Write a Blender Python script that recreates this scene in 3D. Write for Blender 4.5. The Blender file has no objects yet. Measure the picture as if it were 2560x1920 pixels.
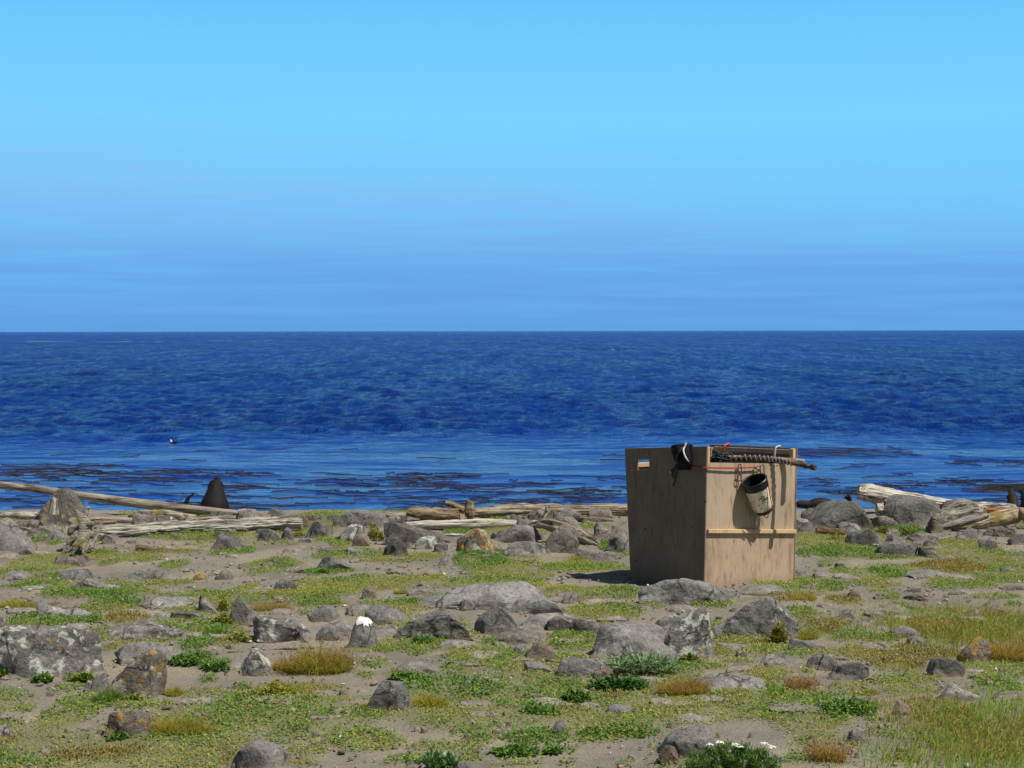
import bpy, math, random
import numpy as np
from mathutils import Matrix, Vector
SC = bpy.context.scene
COL = SC.collection
rng = np.random.default_rng(7)
random.seed(7)

# ------------------------------------------------------------------ camera
FPX = 4200.0                      # focal length in photo pixels (2560 wide)
CAM = np.array([0.0, 0.0, 2.55])
PITCH = math.atan(133.0 / FPX)
ROLL = 0.00176
_f = np.array([0, math.cos(PITCH), -math.sin(PITCH)])
_u = np.array([0, math.sin(PITCH), math.cos(PITCH)])
_r = np.array([1.0, 0, 0])
RIGHT = _r * math.cos(ROLL) - _u * math.sin(ROLL)
UP = _u * math.cos(ROLL) + _r * math.sin(ROLL)
FWD = _f
cd = bpy.data.cameras.new('camera')
cam = bpy.data.objects.new('camera', cd)
COL.objects.link(cam)
cam.matrix_world = Matrix(((RIGHT[0], UP[0], -FWD[0], CAM[0]), (RIGHT[1], UP[1], -FWD[1], CAM[1]),
                           (RIGHT[2], UP[2], -FWD[2], CAM[2]), (0, 0, 0, 1)))
cd.sensor_width = 36.0
cd.lens = 36.0 * FPX / 2560.0
cd.clip_start = 0.1
cd.clip_end = 120000.0
SC.camera = cam

# ------------------------------------------------------------------ sun
SUNV = np.array([0.48, -0.33, 1.0])            # towards the sun
SUNV = SUNV / np.linalg.norm(SUNV)
ELEV = math.asin(SUNV[2])
AZ = math.atan2(SUNV[0], SUNV[1])              # clockwise from +Y
sd = bpy.data.lights.new('sun', 'SUN')
sd.energy = 5.0
sd.angle = math.radians(0.53)
sd.color = (1.0, 0.95, 0.86)
sun = bpy.data.objects.new('sun', sd)
COL.objects.link(sun)
sun.rotation_euler = Vector(SUNV).to_track_quat('Z', 'Y').to_euler()
sun.location = (20, -10, 40)

# ------------------------------------------------------------------ world
W = bpy.data.worlds.new('World')
SC.world = W
W.use_nodes = True
wn, wl = W.node_tree.nodes, W.node_tree.links
wn.clear()
def _wn(t, **k):
    n = wn.new(t)
    for a, b in k.items():
        setattr(n, a, b)
    return n
wo = _wn('ShaderNodeOutputWorld')
bg_hi = _wn('ShaderNodeBackground'); bg_lo = _wn('ShaderNodeBackground'); mixw = _wn('ShaderNodeMixShader')
sky = _wn('ShaderNodeTexSky', sky_type='NISHITA', sun_disc=False)
sky.sun_elevation = ELEV
sky.sun_rotation = AZ
sky.altitude = 0
wl.new(sky.outputs[0], bg_hi.inputs[0]); bg_hi.inputs[1].default_value = 0.05
tc = _wn('ShaderNodeTexCoord'); sep = _wn('ShaderNodeSeparateXYZ')
wl.new(tc.outputs['Generated'], sep.inputs[0])
mr = _wn('ShaderNodeMapRange'); mr.inputs[1].default_value = 0.0; mr.inputs[2].default_value = 0.20
wl.new(sep.outputs[2], mr.inputs[0])
cr = _wn('ShaderNodeValToRGB')
def ramp(node, stops):
    el = node.color_ramp.elements
    while len(el) > 1:
        el.remove(el[-1])
    el[0].position = stops[0][0]; el[0].color = (*stops[0][1], 1)
    for p, c in stops[1:]:
        e = el.new(p); e.color = (*c, 1)
def srgb(r, g, b):
    return tuple(((c / 255) / 12.92 if c / 255 <= 0.04045 else ((c / 255 + 0.055) / 1.055) ** 2.4) for c in (r, g, b))
ramp(cr, [(0.0, srgb(104, 172, 236)), (0.2, srgb(112, 188, 246)), (0.40, srgb(118, 202, 253)), (0.62, srgb(122, 210, 255)),
          (0.85, srgb(113, 203, 254)), (1.0, srgb(104, 194, 252))])
wl.new(mr.outputs[0], cr.inputs[0])
# faint streaky cloud band, in view-direction space
mpw = _wn('ShaderNodeMapping'); mpw.inputs['Scale'].default_value = (2.4, 2.4, 52.0)
mpw.inputs['Rotation'].default_value = (0, 0.02, 0)
wl.new(tc.outputs['Generated'], mpw.inputs[0])
nz = _wn('ShaderNodeTexNoise'); nz.inputs['Scale'].default_value = 2.6; nz.inputs['Detail'].default_value = 7
nz.inputs['Roughness'].default_value = 0.58; nz.inputs['Distortion'].default_value = 0.35
wl.new(mpw.outputs[0], nz.inputs['Vector'])
nm = _wn('ShaderNodeMapRange', interpolation_type='SMOOTHSTEP'); nm.inputs[1].default_value = 0.30; nm.inputs[2].default_value = 0.64
wl.new(nz.outputs[0], nm.inputs[0])
# the band's height: higher towards the left
mth = _wn('ShaderNodeMath', operation='MULTIPLY_ADD'); mth.inputs[1].default_value = 0.098
wl.new(sep.outputs[0], mth.inputs[0]); wl.new(sep.outputs[2], mth.inputs[2])
bnd = _wn('ShaderNodeValToRGB')
ramp(bnd, [(0.0, (.85,) * 3), (0.30, (.9,) * 3), (0.36, (.8,) * 3), (0.395, (.45,) * 3), (0.47, (.22,) * 3), (0.54, (.12,) * 3), (0.60, (0, 0, 0)), (1.0, (0, 0, 0))])
mr2 = _wn('ShaderNodeMapRange'); mr2.inputs[1].default_value = 0.0; mr2.inputs[2].default_value = 0.20
mp3 = _wn('ShaderNodeMapping'); mp3.inputs['Scale'].default_value = (2.6, 2.6, 34); wl.new(tc.outputs['Generated'], mp3.inputs[0])
ne = _wn('ShaderNodeTexNoise'); ne.inputs['Scale'].default_value = 2.0; ne.inputs['Detail'].default_value = 8; ne.inputs['Roughness'].default_value = .6
wl.new(mp3.outputs[0], ne.inputs['Vector'])
med = _wn('ShaderNodeMath', operation='MULTIPLY_ADD'); med.inputs[1].default_value = .055; wl.new(ne.outputs[0], med.inputs[0])
msb = _wn('ShaderNodeMath', operation='SUBTRACT'); msb.inputs[1].default_value = .0275; wl.new(mth.outputs[0], msb.inputs[0]); wl.new(msb.outputs[0], med.inputs[2])
wl.new(med.outputs[0], mr2.inputs[0]); wl.new(mr2.outputs[0], bnd.inputs[0])
nmx = _wn('ShaderNodeMapRange'); nmx.inputs[3].default_value = .42; nmx.inputs[4].default_value = 1.0; wl.new(nm.outputs[0], nmx.inputs[0])
mm = _wn('ShaderNodeMath', operation='MULTIPLY'); wl.new(nmx.outputs[0], mm.inputs[0]); wl.new(bnd.outputs[0], mm.inputs[1])
mm2 = _wn('ShaderNodeMath', operation='MULTIPLY'); wl.new(mm.outputs[0], mm2.inputs[0]); mm2.inputs[1].default_value = 1.0
mx = _wn('ShaderNodeMixRGB'); hz = _wn('ShaderNodeValToRGB'); ramp(hz, [(0.0, srgb(95, 157, 225)), (0.18, srgb(102, 165, 233)), (0.32, srgb(124, 184, 242)), (0.45, srgb(136, 195, 245)), (1.0, srgb(142, 200, 246))])
wl.new(mr.outputs[0], hz.inputs[0]); wl.new(hz.outputs[0], mx.inputs[2])
wl.new(mm2.outputs[0], mx.inputs[0]); wl.new(cr.outputs[0], mx.inputs[1])
wl.new(mx.outputs[0], bg_lo.inputs[0]); azr = _wn('ShaderNodeMapRange', interpolation_type='SMOOTHSTEP'); azr.inputs[1].default_value = -.25; azr.inputs[2].default_value = .75
azr.inputs[3].default_value = .38; azr.inputs[4].default_value = 1.0      # low sky dimmed behind the camera to deepen the shade on camera-facing sides
wl.new(sep.outputs[1], azr.inputs[0]); wl.new(azr.outputs[0], bg_lo.inputs[1])
blend = _wn('ShaderNodeMapRange', interpolation_type='SMOOTHSTEP'); blend.inputs[1].default_value = 0.195; blend.inputs[2].default_value = 0.26
wl.new(sep.outputs[2], blend.inputs[0])
wl.new(blend.outputs[0], mixw.inputs[0]); wl.new(bg_lo.outputs[0], mixw.inputs[1]); wl.new(bg_hi.outputs[0], mixw.inputs[2])
wl.new(mixw.outputs[0], wo.inputs[0])
SC.view_settings.view_transform = 'Standard'
SC.view_settings.look = 'None'
SC.view_settings.exposure = 0.0
SC.view_settings.gamma = 1.0

# ------------------------------------------------------------------ photo zones -> photo pixels
ZON = {'P': (0, 0, 1.0), 'Z1': (0, 1160, 640 / 2212), 'Z2': (640, 1160, 640 / 2212), 'Z3': (1180, 1200, 420 / 2212),
       'Z4': (1960, 1160, 600 / 2212), 'Z5': (0, 1480, 586 / 2209), 'Z6': (540, 1440, 640 / 2212),
       'Z7': (1100, 1440, 640 / 2212), 'Z8': (1640, 1440, 460 / 2212), 'Z9': (1960, 1470, 600 / 2212),
       'B': (1540, 1090, 520 / 2212), 'S1': (440, 1180, 180 / 2212), 'S2': (1980, 1190, 240 / 2212), 'S3': (2300, 1190, 260 / 2212)}
def zp(z, x, y):
    a = ZON[z]
    return a[0] + x * a[2], a[1] + y * a[2]
def ray(px, py):
    return RIGHT * ((px - 1280) / FPX) + UP * ((960 - py) / FPX) + FWD
def unproj(px, py, Y):
    d = ray(px, py)
    return CAM + d * (Y / d[1])

# ------------------------------------------------------------------ numpy noise
def _hash(ix, iy, iz, seed):
    h = (ix * 374761393 + iy * 668265263 + iz * 1440662683 + seed * 974711) & 0xffffffff
    h = ((h ^ (h >> 13)) * 1274126177) & 0xffffffff
    h = ((h ^ (h >> 15)) * 2246822519) & 0xffffffff
    return ((h ^ (h >> 16)) & 0xffff) / 32767.5 - 1.0
def vnoise(P, seed=0):
    i = np.floor(P).astype(np.int64); f = P - i
    u = f * f * (3 - 2 * f)
    x, y, z = i[..., 0], i[..., 1], i[..., 2]
    ux, uy, uz = u[..., 0], u[..., 1], u[..., 2]
    def L(a, b, t): return a + (b - a) * t
    c = lambda dx, dy, dz: _hash(x + dx, y + dy, z + dz, seed)
    return L(L(L(c(0, 0, 0), c(1, 0, 0), ux), L(c(0, 1, 0), c(1, 1, 0), ux), uy),
             L(L(c(0, 0, 1), c(1, 0, 1), ux), L(c(0, 1, 1), c(1, 1, 1), ux), uy), uz)
def fbm(P, octv=4, seed=0, gain=0.5, lac=2.03):
    P = np.asarray(P, float); s = 0; a = 1.0; t = 0
    for k in range(octv):
        s = s + a * vnoise(P, seed + k * 17); t += a; a *= gain; P = P * lac + 3.7
    return s / t
def P3(x, y, z=0.0):
    x = np.asarray(x, float)
    return np.stack([x, np.broadcast_to(y, x.shape), np.broadcast_to(z, x.shape)], -1)

# ------------------------------------------------------------------ ground height
_GY = [-30, 16.3, 17.4, 19, 24, 26, 30, 36, 40, 60, 200]
_GZ = [0, 0, -.09, -.14, -.10, -.22, -.72, -1.4, -1.95, -4.5, -9]
SEA = -1.5
def gz(x, y):
    x = np.asarray(x, float); y = np.asarray(y, float) + 0 * x
    b = np.interp(y, _GY, _GZ)
    b = b + 0.05 * fbm(P3(x * .45, y * .45), 3, 5) + 0.018 * fbm(P3(x * 2.6, y * 2.6), 3, 9)
    return b
_YS = np.concatenate([np.linspace(5, 26, 1100), np.linspace(26.01, 34, 120)])
def at(px, py):
    d = ray(px, py)
    t = _YS / d[1]
    X = CAM[0] + d[0] * t; Z = CAM[2] + d[2] * t
    g = gz(X, _YS)
    k = np.argmax(Z <= g)
    if Z[k] > g[k]:
        k = int(np.argmin(np.where(_YS < 31, Z - g, 9)))
    return np.array([X[k], _YS[k], g[k]])

# ------------------------------------------------------------------ mesh helpers
ORG = {}
def mk(name, V, F, mat, parent=None, origin=None, smooth=True, sharp=None, col=None):
    """one mesh object; V in world metres, F an (n,k) array or list of tuples"""
    V = np.asarray(V, np.float64)
    me = bpy.data.meshes.new(name)
    if parent is not None:
        org = ORG[parent.name]
    else:
        org = np.array(origin if origin is not None else V.mean(0), float)
    L = (V - org).astype(np.float32)
    if isinstance(F, np.ndarray) and len(F) > 3000:
        n, k = F.shape
        me.vertices.add(len(L)); me.vertices.foreach_set('co', L.ravel())
        me.loops.add(n * k); me.loops.foreach_set('vertex_index', F.astype(np.int32).ravel())
        me.polygons.add(n)
        me.polygons.foreach_set('loop_start', np.arange(0, n * k, k, dtype=np.int32))
        me.polygons.foreach_set('loop_total', np.full(n, k, np.int32))
        me.update(calc_edges=True)
    else:
        me.from_pydata([tuple(map(float, v)) for v in L], [], [tuple(int(i) for i in f) for f in F])
        me.update()
    if smooth:
        me.polygons.foreach_set('use_smooth', np.ones(len(me.polygons), bool))
        if sharp:
            me.set_sharp_from_angle(angle=math.radians(sharp))
    if col is not None:
        ca = me.color_attributes.new('Col', 'FLOAT_COLOR', 'POINT')
        c4 = np.ones((len(L), 4), np.float32); c4[:, :3] = col
        ca.data.foreach_set('color', c4.ravel())
    if mat is not None:
        for m in (mat if isinstance(mat, (list, tuple)) else [mat]):
            me.materials.append(m)
    o = bpy.data.objects.new(name, me)
    COL.objects.link(o)
    if parent is not None:
        o.parent = parent
    else:
        o.location = tuple(map(float, org))
    ORG[o.name] = org
    return o
def tag(o, label=None, cat=None, group=None, kind=None):
    if label: o['label'] = label
    if cat: o['category'] = cat
    if group: o['group'] = group
    if kind: o['kind'] = kind
    return o
def empty(name, loc, label, cat, group=None):
    o = bpy.data.objects.new(name, None); COL.objects.link(o)
    o.empty_display_size = 0.1
    o.location = tuple(map(float, loc)); ORG[o.name] = np.array(loc, float)
    return tag(o, label, cat, group)

class MB:
    """gathers pieces of one mesh"""
    def __init__(s): s.V = []; s.F = []; s.n = 0
    def add(s, V, F):
        V = np.asarray(V, float)
        s.V.append(V); s.F += [tuple(i + s.n for i in f) for f in F]; s.n += len(V)
        return s
    def build(s, name, mat, **k):
        return mk(name, np.concatenate(s.V), s.F, mat, **k)
def frame_of(T):
    T = T / np.linalg.norm(T)
    a = np.array([0, 0, 1.0]) if abs(T[2]) < .9 else np.array([0, 1.0, 0])
    N = np.cross(a, T); N /= np.linalg.norm(N)
    return T, N, np.cross(T, N)
def spline(pts, n):
    """Catmull-Rom resampling of rows (any number of columns)"""
    P = np.asarray(pts, float)
    if len(P) == 2:
        t = np.linspace(0, 1, n)[:, None]
        return P[0] * (1 - t) + P[1] * t
    Q = np.vstack([2 * P[0] - P[1], P, 2 * P[-1] - P[-2]])
    t = np.linspace(0, len(P) - 1, n); i = np.minimum(t.astype(int), len(P) - 2); f = (t - i)[:, None]
    a, b, c, d = Q[i], Q[i + 1], Q[i + 2], Q[i + 3]
    return .5 * (2 * b + (c - a) * f + (2 * a - 5 * b + 4 * c - d) * f ** 2 + (3 * b - a - 3 * c + d) * f ** 3)
def tube(pts, rad, n=24, seg=10, flat=1.0, cap=True, twist=0.0):
    """pts (k,3); rad scalar or (k,) -> verts, faces; flat scales the vertical axis of the section"""
    pts = np.asarray(pts, float); rad = np.atleast_1d(np.asarray(rad, float))
    rad = np.interp(np.linspace(0, 1, len(pts)), np.linspace(0, 1, len(rad)), rad)
    S = spline(np.column_stack([pts, rad]), n); C = S[:, :3]; R = np.maximum(S[:, 3], 1e-4)
    T = np.gradient(C, axis=0)
    V = []; F = []
    a = np.linspace(0, 2 * np.pi, seg, endpoint=False)
    for i in range(n):
        _, N, Bv = frame_of(T[i])
        aa = a + twist * i / n
        V.append(C[i] + R[i] * (np.cos(aa)[:, None] * N + flat * np.sin(aa)[:, None] * Bv))
    V = np.concatenate(V)
    for i in range(n - 1):
        for j in range(seg):
            F.append((i * seg + j, i * seg + (j + 1) % seg, (i + 1) * seg + (j + 1) % seg, (i + 1) * seg + j))
    if cap:
        V = np.vstack([V, C[0], C[-1]]); a0 = len(V) - 2; b0 = len(V) - 1
        for j in range(seg):
            F.append((a0, (j + 1) % seg, j)); F.append((b0, (n - 1) * seg + j, (n - 1) * seg + (j + 1) % seg))
    return V, F
def box8(P):
    """P 8 corners: 0-3 one face, 4-7 the opposite"""
    return np.asarray(P, float), [(0, 1, 2, 3), (7, 6, 5, 4), (0, 4, 5, 1), (1, 5, 6, 2), (2, 6, 7, 3), (3, 7, 4, 0)]
_ICO = {}
def ico(sub):
    if sub not in _ICO:
        import bmesh
        bm = bmesh.new(); bmesh.ops.create_icosphere(bm, subdivisions=sub, radius=1.0)
        bm.verts.ensure_lookup_table()
        _ICO[sub] = (np.array([v.co[:] for v in bm.verts]), np.array([[v.index for v in f.verts] for f in bm.faces]))
        bm.free()
    return _ICO[sub]
def remeshed(mb, name, mat, voxel, smooth_it=2, **k):
    """fuses the gathered pieces into one continuous surface"""
    o = mb.build(name + '_tmp', None, origin=(0, 0, 0))
    m = o.modifiers.new('r', 'REMESH'); m.mode = 'VOXEL'; m.voxel_size = voxel
    s = o.modifiers.new('s', 'SMOOTH'); s.iterations = smooth_it; s.factor = .6
    bpy.context.view_layer.update()
    me = o.evaluated_get(bpy.context.evaluated_depsgraph_get()).to_mesh()
    V = np.empty(len(me.vertices) * 3); me.vertices.foreach_get('co', V); V = V.reshape(-1, 3)
    F = [tuple(p.vertices) for p in me.polygons]
    o.evaluated_get(bpy.context.evaluated_depsgraph_get()).to_mesh_clear()
    d = o.data; bpy.data.objects.remove(o); bpy.data.meshes.remove(d)
    disp = k.pop('disp', None)
    if disp is not None: V = disp(V)
    return mk(name, V, F, mat, **k)

# ------------------------------------------------------------------ materials
class NT:
    def __init__(s, name):
        s.m = bpy.data.materials.new(name); s.m.use_nodes = True
        s.t = s.m.node_tree; s.n = s.t.nodes; s.l = s.t.links
        s.b = s.n['Principled BSDF']; s.out = s.n['Material Output']
        s.tc = s.n.new('ShaderNodeTexCoord')
    def new(s, t, **k):
        n = s.n.new(t)
        for a, b in k.items(): setattr(n, a, b)
        return n
    def link(s, a, b): s.l.new(a, b)
    def coords(s, scale=(1, 1, 1), src='Object', rot=(0, 0, 0)):
        m = s.new('ShaderNodeMapping'); m.inputs['Scale'].default_value = scale; m.inputs['Rotation'].default_value = rot
        s.link(s.tc.outputs[src], m.inputs[0]); return m.outputs[0]
    def noise(s, vec, scale, detail=5, rough=.55, dist=0.0):
        n = s.new('ShaderNodeTexNoise'); n.inputs['Scale'].default_value = scale; n.inputs['Detail'].default_value = detail
        n.inputs['Roughness'].default_value = rough; n.inputs['Distortion'].default_value = dist
        s.link(vec, n.inputs['Vector']); return n.outputs[0]
    def ramp(s, fac, stops):
        r = s.new('ShaderNodeValToRGB'); ramp(r, [(p, (c,) * 3 if isinstance(c, (int, float)) else c) for p, c in stops])
        s.link(fac, r.inputs[0]); return r.outputs[0]
    def mix(s, fac, a, b, mode='MIX'):
        m = s.new('ShaderNodeMixRGB', blend_type=mode)
        for i, v in enumerate((fac, a, b)):
            if isinstance(v, (int, float)): m.inputs[i].default_value = v if i == 0 else (v, v, v, 1)
            elif isinstance(v, tuple): m.inputs[i].default_value = (*v, 1)
            else: s.link(v, m.inputs[i])
        return m.outputs[0]
    def math(s, op, a, b=None, c=None):
        m = s.new('ShaderNodeMath', operation=op)
        for i, v in enumerate((a, b, c)):
            if v is None: continue
            if isinstance(v, (int, float)): m.inputs[i].default_value = v
            else: s.link(v, m.inputs[i])
        return m.outputs[0]
    def base(s, c):
        if isinstance(c, tuple): s.b.inputs['Base Color'].default_value = (*c, 1)
        else: s.link(c, s.b.inputs['Base Color'])
    def bump(s, h, strength=.4, dist=.01, prev=None):
        b = s.new('ShaderNodeBump'); b.inputs['Strength'].default_value = strength; b.inputs['Distance'].default_value = dist
        s.link(h, b.inputs['Height'])
        if prev is not None: s.link(prev, b.inputs['Normal'])
        s.link(b.outputs[0], s.b.inputs['Normal']); return b.outputs[0]
    def set(s, rough=.8, spec=.3, metal=0):
        s.b.inputs['Roughness'].default_value = rough; s.b.inputs['Specular IOR Level'].default_value = spec
        s.b.inputs['Metallic'].default_value = metal; return s

def mat_rock():
    m = NT('basalt_rock').set(.92, .15)
    info = m.new('ShaderNodeObjectInfo'); sp = m.new('ShaderNodeSeparateColor'); m.link(info.outputs['Color'], sp.inputs[0])
    off = m.new('ShaderNodeVectorMath', operation='MULTIPLY_ADD')
    rv = m.new('ShaderNodeCombineXYZ')
    for i in range(3): m.link(info.outputs['Random'], rv.inputs[i])
    m.link(rv.outputs[0], off.inputs[0]); off.inputs[1].default_value = (37, 51, 23); m.link(m.tc.outputs['Object'], off.inputs[2])
    v = off.outputs[0]
    n1 = m.noise(v, 3.5, 6, .6); n2 = m.noise(v, 26, 6, .65); n3 = m.noise(v, 90, 4, .6)
    tone = m.ramp(n1, [(.3, (.125, .117, .108)), (.5, (.19, .177, .163)), (.7, (.28, .265, .245))])
    tone = m.mix(.75, tone, m.ramp(n2, [(.32, .5), (.5, 1.05), (.68, 1.5)]), 'MULTIPLY')
    # brown weathering amount in alpha, overall brightness in red
    tone = m.mix(m.ramp(info.outputs['Random'], [(.2, 0), (.9, 1)]), tone, m.mix(1.0, tone, (.97, 1.0, 1.03), 'MULTIPLY'))
    brown = m.mix(m.math('SUBTRACT', 1.0, info.outputs['Alpha']), tone, m.mix(1.0, tone, (1.25, .92, .66), 'MULTIPLY'))
    g = m.mix(1.0, brown, sp.outputs[0], 'MULTIPLY')
    g = m.mix(.6, g, m.ramp(n3, [(.3, .6), (.5, 1.0), (.7, 1.4)]), 'MULTIPLY')
    # vesicles
    vo = m.new('ShaderNodeTexVoronoi'); vo.inputs['Scale'].default_value = 42; m.link(v, vo.inputs['Vector'])
    pit = m.ramp(vo.outputs['Distance'], [(.12, 0), (.26, 1)])
    pitm = m.math('MULTIPLY', m.math('SUBTRACT', 1.0, pit), m.ramp(m.noise(v, 5, 3), [(.38, 0), (.54, 1)]))
    g = m.mix(m.math('MULTIPLY', pitm, .92), g, (.05, .045, .04))
    # pale crust lichen (blue channel) and orange lichen (green channel)
    pl = m.noise(v, 12.5, 4, .58, .4)
    thr = m.math('SUBTRACT', .70, m.math('MULTIPLY', sp.outputs[2], .27))
    pm = m.math('MULTIPLY', m.math('SUBTRACT', pl, thr), 14.0); pmc = m.new('ShaderNodeClamp'); m.link(pm, pmc.inputs[0])
    g = m.mix(m.math('MULTIPLY', pmc.outputs[0], .8), g, m.mix(n3, (.42, .42, .35), (.66, .65, .56)))
    ol = m.noise(v, 8.5, 6, .65, .8)
    thr2 = m.math('SUBTRACT', .73, m.math('MULTIPLY', sp.outputs[1], .33))
    om = m.math('MULTIPLY', m.math('SUBTRACT', ol, thr2), 11.0); omc = m.new('ShaderNodeClamp'); m.link(om, omc.inputs[0])
    g = m.mix(m.math('MULTIPLY', omc.outputs[0], .85), g, m.mix(n3, (.22, .12, .02), (.48, .30, .05)))
    # cracks
    wv = m.new('ShaderNodeVectorMath', operation='MULTIPLY_ADD'); m.link(n2, wv.inputs[0]); wv.inputs[1].default_value = (.09, .09, .09); m.link(v, wv.inputs[2])
    vc = m.new('ShaderNodeTexVoronoi', feature='DISTANCE_TO_EDGE'); vc.inputs['Scale'].default_value = 3.1; m.link(wv.outputs[0], vc.inputs['Vector'])
    crk = m.math('MULTIPLY', m.ramp(vc.outputs['Distance'], [(.008, 1), (.030, 0)]), m.ramp(m.noise(v, 2.2, 3), [(.46, 0), (.56, 1)]))
    g = m.mix(m.math('MULTIPLY', crk, .8), g, (.035, .032, .03))
    # wind-blown sand caught round the foot
    sx = m.new('ShaderNodeSeparateXYZ'); m.link(m.tc.outputs['Object'], sx.inputs[0])
    zl = m.math('MULTIPLY_ADD', m.math('SUBTRACT', n1, .5), .10, sx.outputs[2])
    dust = m.ramp(zl, [(.0, 1), (.045, 0)])
    g = m.mix(m.math('MULTIPLY', dust, .7), g, (.27, .22, .155))
    m.base(g)
    b1 = m.bump(m.math('SUBTRACT', n2, m.math('MULTIPLY', crk, .8)), .65, .035)
    b2 = m.bump(pit, .35, .012, b1)
    m.bump(n3, .5, .008, b2)
    return m.m
def mat_ground():
    m = NT('sandy_ground').set(.95, .1)
    v = m.coords(src='Object')
    n1 = m.noise(v, .9, 6, .6); n2 = m.noise(v, 9, 6, .65); n3 = m.noise(v, 70, 4, .65); n4 = m.noise(v, 230, 2, .6)
    c = m.ramp(n1, [(.34, (.19, .172, .14)), (.5, (.257, .232, .185)), (.68, (.335, .285, .205))])
    c = m.mix(m.ramp(n2, [(.45, 0), (.7, .55)]), c, (.20, .18, .155))
    c = m.mix(.8, c, m.ramp(n3, [(.28, .55), (.5, 1.0), (.72, 1.35)]), 'MULTIPLY')
    c = m.mix(.5, c, m.ramp(n4, [(.3, .6), (.5, 1.0), (.7, 1.4)]), 'MULTIPLY')
    at_ = m.new('ShaderNodeAttribute', attribute_name='Col'); sp = m.new('ShaderNodeSeparateColor'); m.link(at_.outputs['Color'], sp.inputs[0])
    moss = m.mix(n2, (.12, .145, .03), (.21, .225, .06))
    fac = m.math('MULTIPLY', sp.outputs[0], m.ramp(n3, [(.3, .35), (.6, 1.0)]))
    c = m.mix(m.math('MULTIPLY', fac, .8), c, moss)
    # damp dark beach towards the water
    c = m.mix(sp.outputs[2], c, (.07, .065, .06))
    m.base(c)
    b = m.bump(n2, .5, .05); b = m.bump(n3, .7, .02, b); m.bump(n4, .6, .006, b)
    return m.m
def mat_sea():
    m = NT('sea_water').set(.12, .32)
    m.b.inputs['IOR'].default_value = 1.33
    v = m.coords(src='Object')
    at_ = m.new('ShaderNodeAttribute', attribute_name='Col'); sp = m.new('ShaderNodeSeparateColor'); m.link(at_.outputs['Color'], sp.inputs[0])
    rgh = sp.outputs[0]
    nb = m.noise(m.coords((1, .35, 1)), .03, 4, .6)
    c = m.mix(m.ramp(nb, [(.35, 0), (.65, 1)]), (.001, .028, .205), (.003, .047, .315))
    m.base(c)
    n1 = m.noise(m.coords((.9, .42, 1)), .8, 6, .66, .3); n2 = m.noise(m.coords((1, .7, 1)), 3.2, 5, .62, .3); n3 = m.noise(m.coords((.22, .06, .2)), 1.0, 6, .66, .2)
    def bump(h, st, di, prev=None):
        b = m.new('ShaderNodeBump'); m.link(st, b.inputs['Strength']); b.inputs['Distance'].default_value = di
        m.link(h, b.inputs['Height'])
        if prev is not None: m.link(prev, b.inputs['Normal'])
        return b.outputs[0]
    wind = m.math('MULTIPLY', rgh, m.ramp(m.noise(m.coords((.03, .012, .03)), 1.0, 5, .6), [(.35, .55), (.65, 1.0)]))
    b = bump(n3, wind, 5.0)
    b = bump(n1, wind, 1.3, b)
    b = bump(n2, m.math('MULTIPLY_ADD', rgh, .9, .1), .45, b)
    # body colour of the water under a sky reflection that ruffled water weakens (its facets tilt away)
    df = m.new('ShaderNodeBsdfDiffuse'); m.link(c, df.inputs[0]); m.link(b, df.inputs['Normal'])
    gl = m.new('ShaderNodeBsdfGlossy'); gl.inputs['Roughness'].default_value = .10; m.link(b, gl.inputs['Normal'])
    fr = m.new('ShaderNodeFresnel'); fr.inputs['IOR'].default_value = 1.33; m.link(b, fr.inputs['Normal'])
    mr_ = m.new('ShaderNodeMapRange'); m.link(rgh, mr_.inputs[0]); mr_.inputs[1].default_value = .1; mr_.inputs[2].default_value = .9
    mr_.inputs[3].default_value = .92; mr_.inputs[4].default_value = .85
    # ruffled and smooth streaks drawn out by the wind
    r1 = m.ramp(m.noise(m.coords((1.0, .30, 1)), 1.0, 6, .68, .4), [(.34, .55), (.5, 1.0), (.66, 1.6)])
    r0 = m.ramp(m.noise(m.coords((.26, .95, 1)), 1.0, 6, .64, .3), [(.36, .30), (.49, .95), (.60, 1.6)])
    r3 = m.ramp(m.noise(m.coords((2.4, .42, 1)), 1.0, 5, .65, .3), [(.36, .5), (.5, 1.0), (.64, 1.6)])
    r1 = m.math('MULTIPLY', r1, r3)
    r2 = m.ramp(m.noise(m.coords((.34, .022, 1)), 1.0, 7, .70, .4), [(.36, .50), (.5, 1.0), (.64, 1.5)])
    wv = m.math('MULTIPLY_ADD', m.math('SUBTRACT', m.math('MULTIPLY', r1, r2), r0), m.ramp(rgh, [(.15, 0), (.85, 1)]), r0)
    ruf = m.math('MULTIPLY', wv, mr_.outputs[0])
    fac = m.math('MINIMUM', m.math('MULTIPLY', fr.outputs[0], ruf), .97)
    ms = m.new('ShaderNodeMixShader'); m.link(fac, ms.inputs[0])
    m.link(df.outputs[0], ms.inputs[1]); m.link(gl.outputs[0], ms.inputs[2]); m.link(ms.outputs[0], m.out.inputs[0])
    m.n.remove(m.b)
    return m.m
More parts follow.
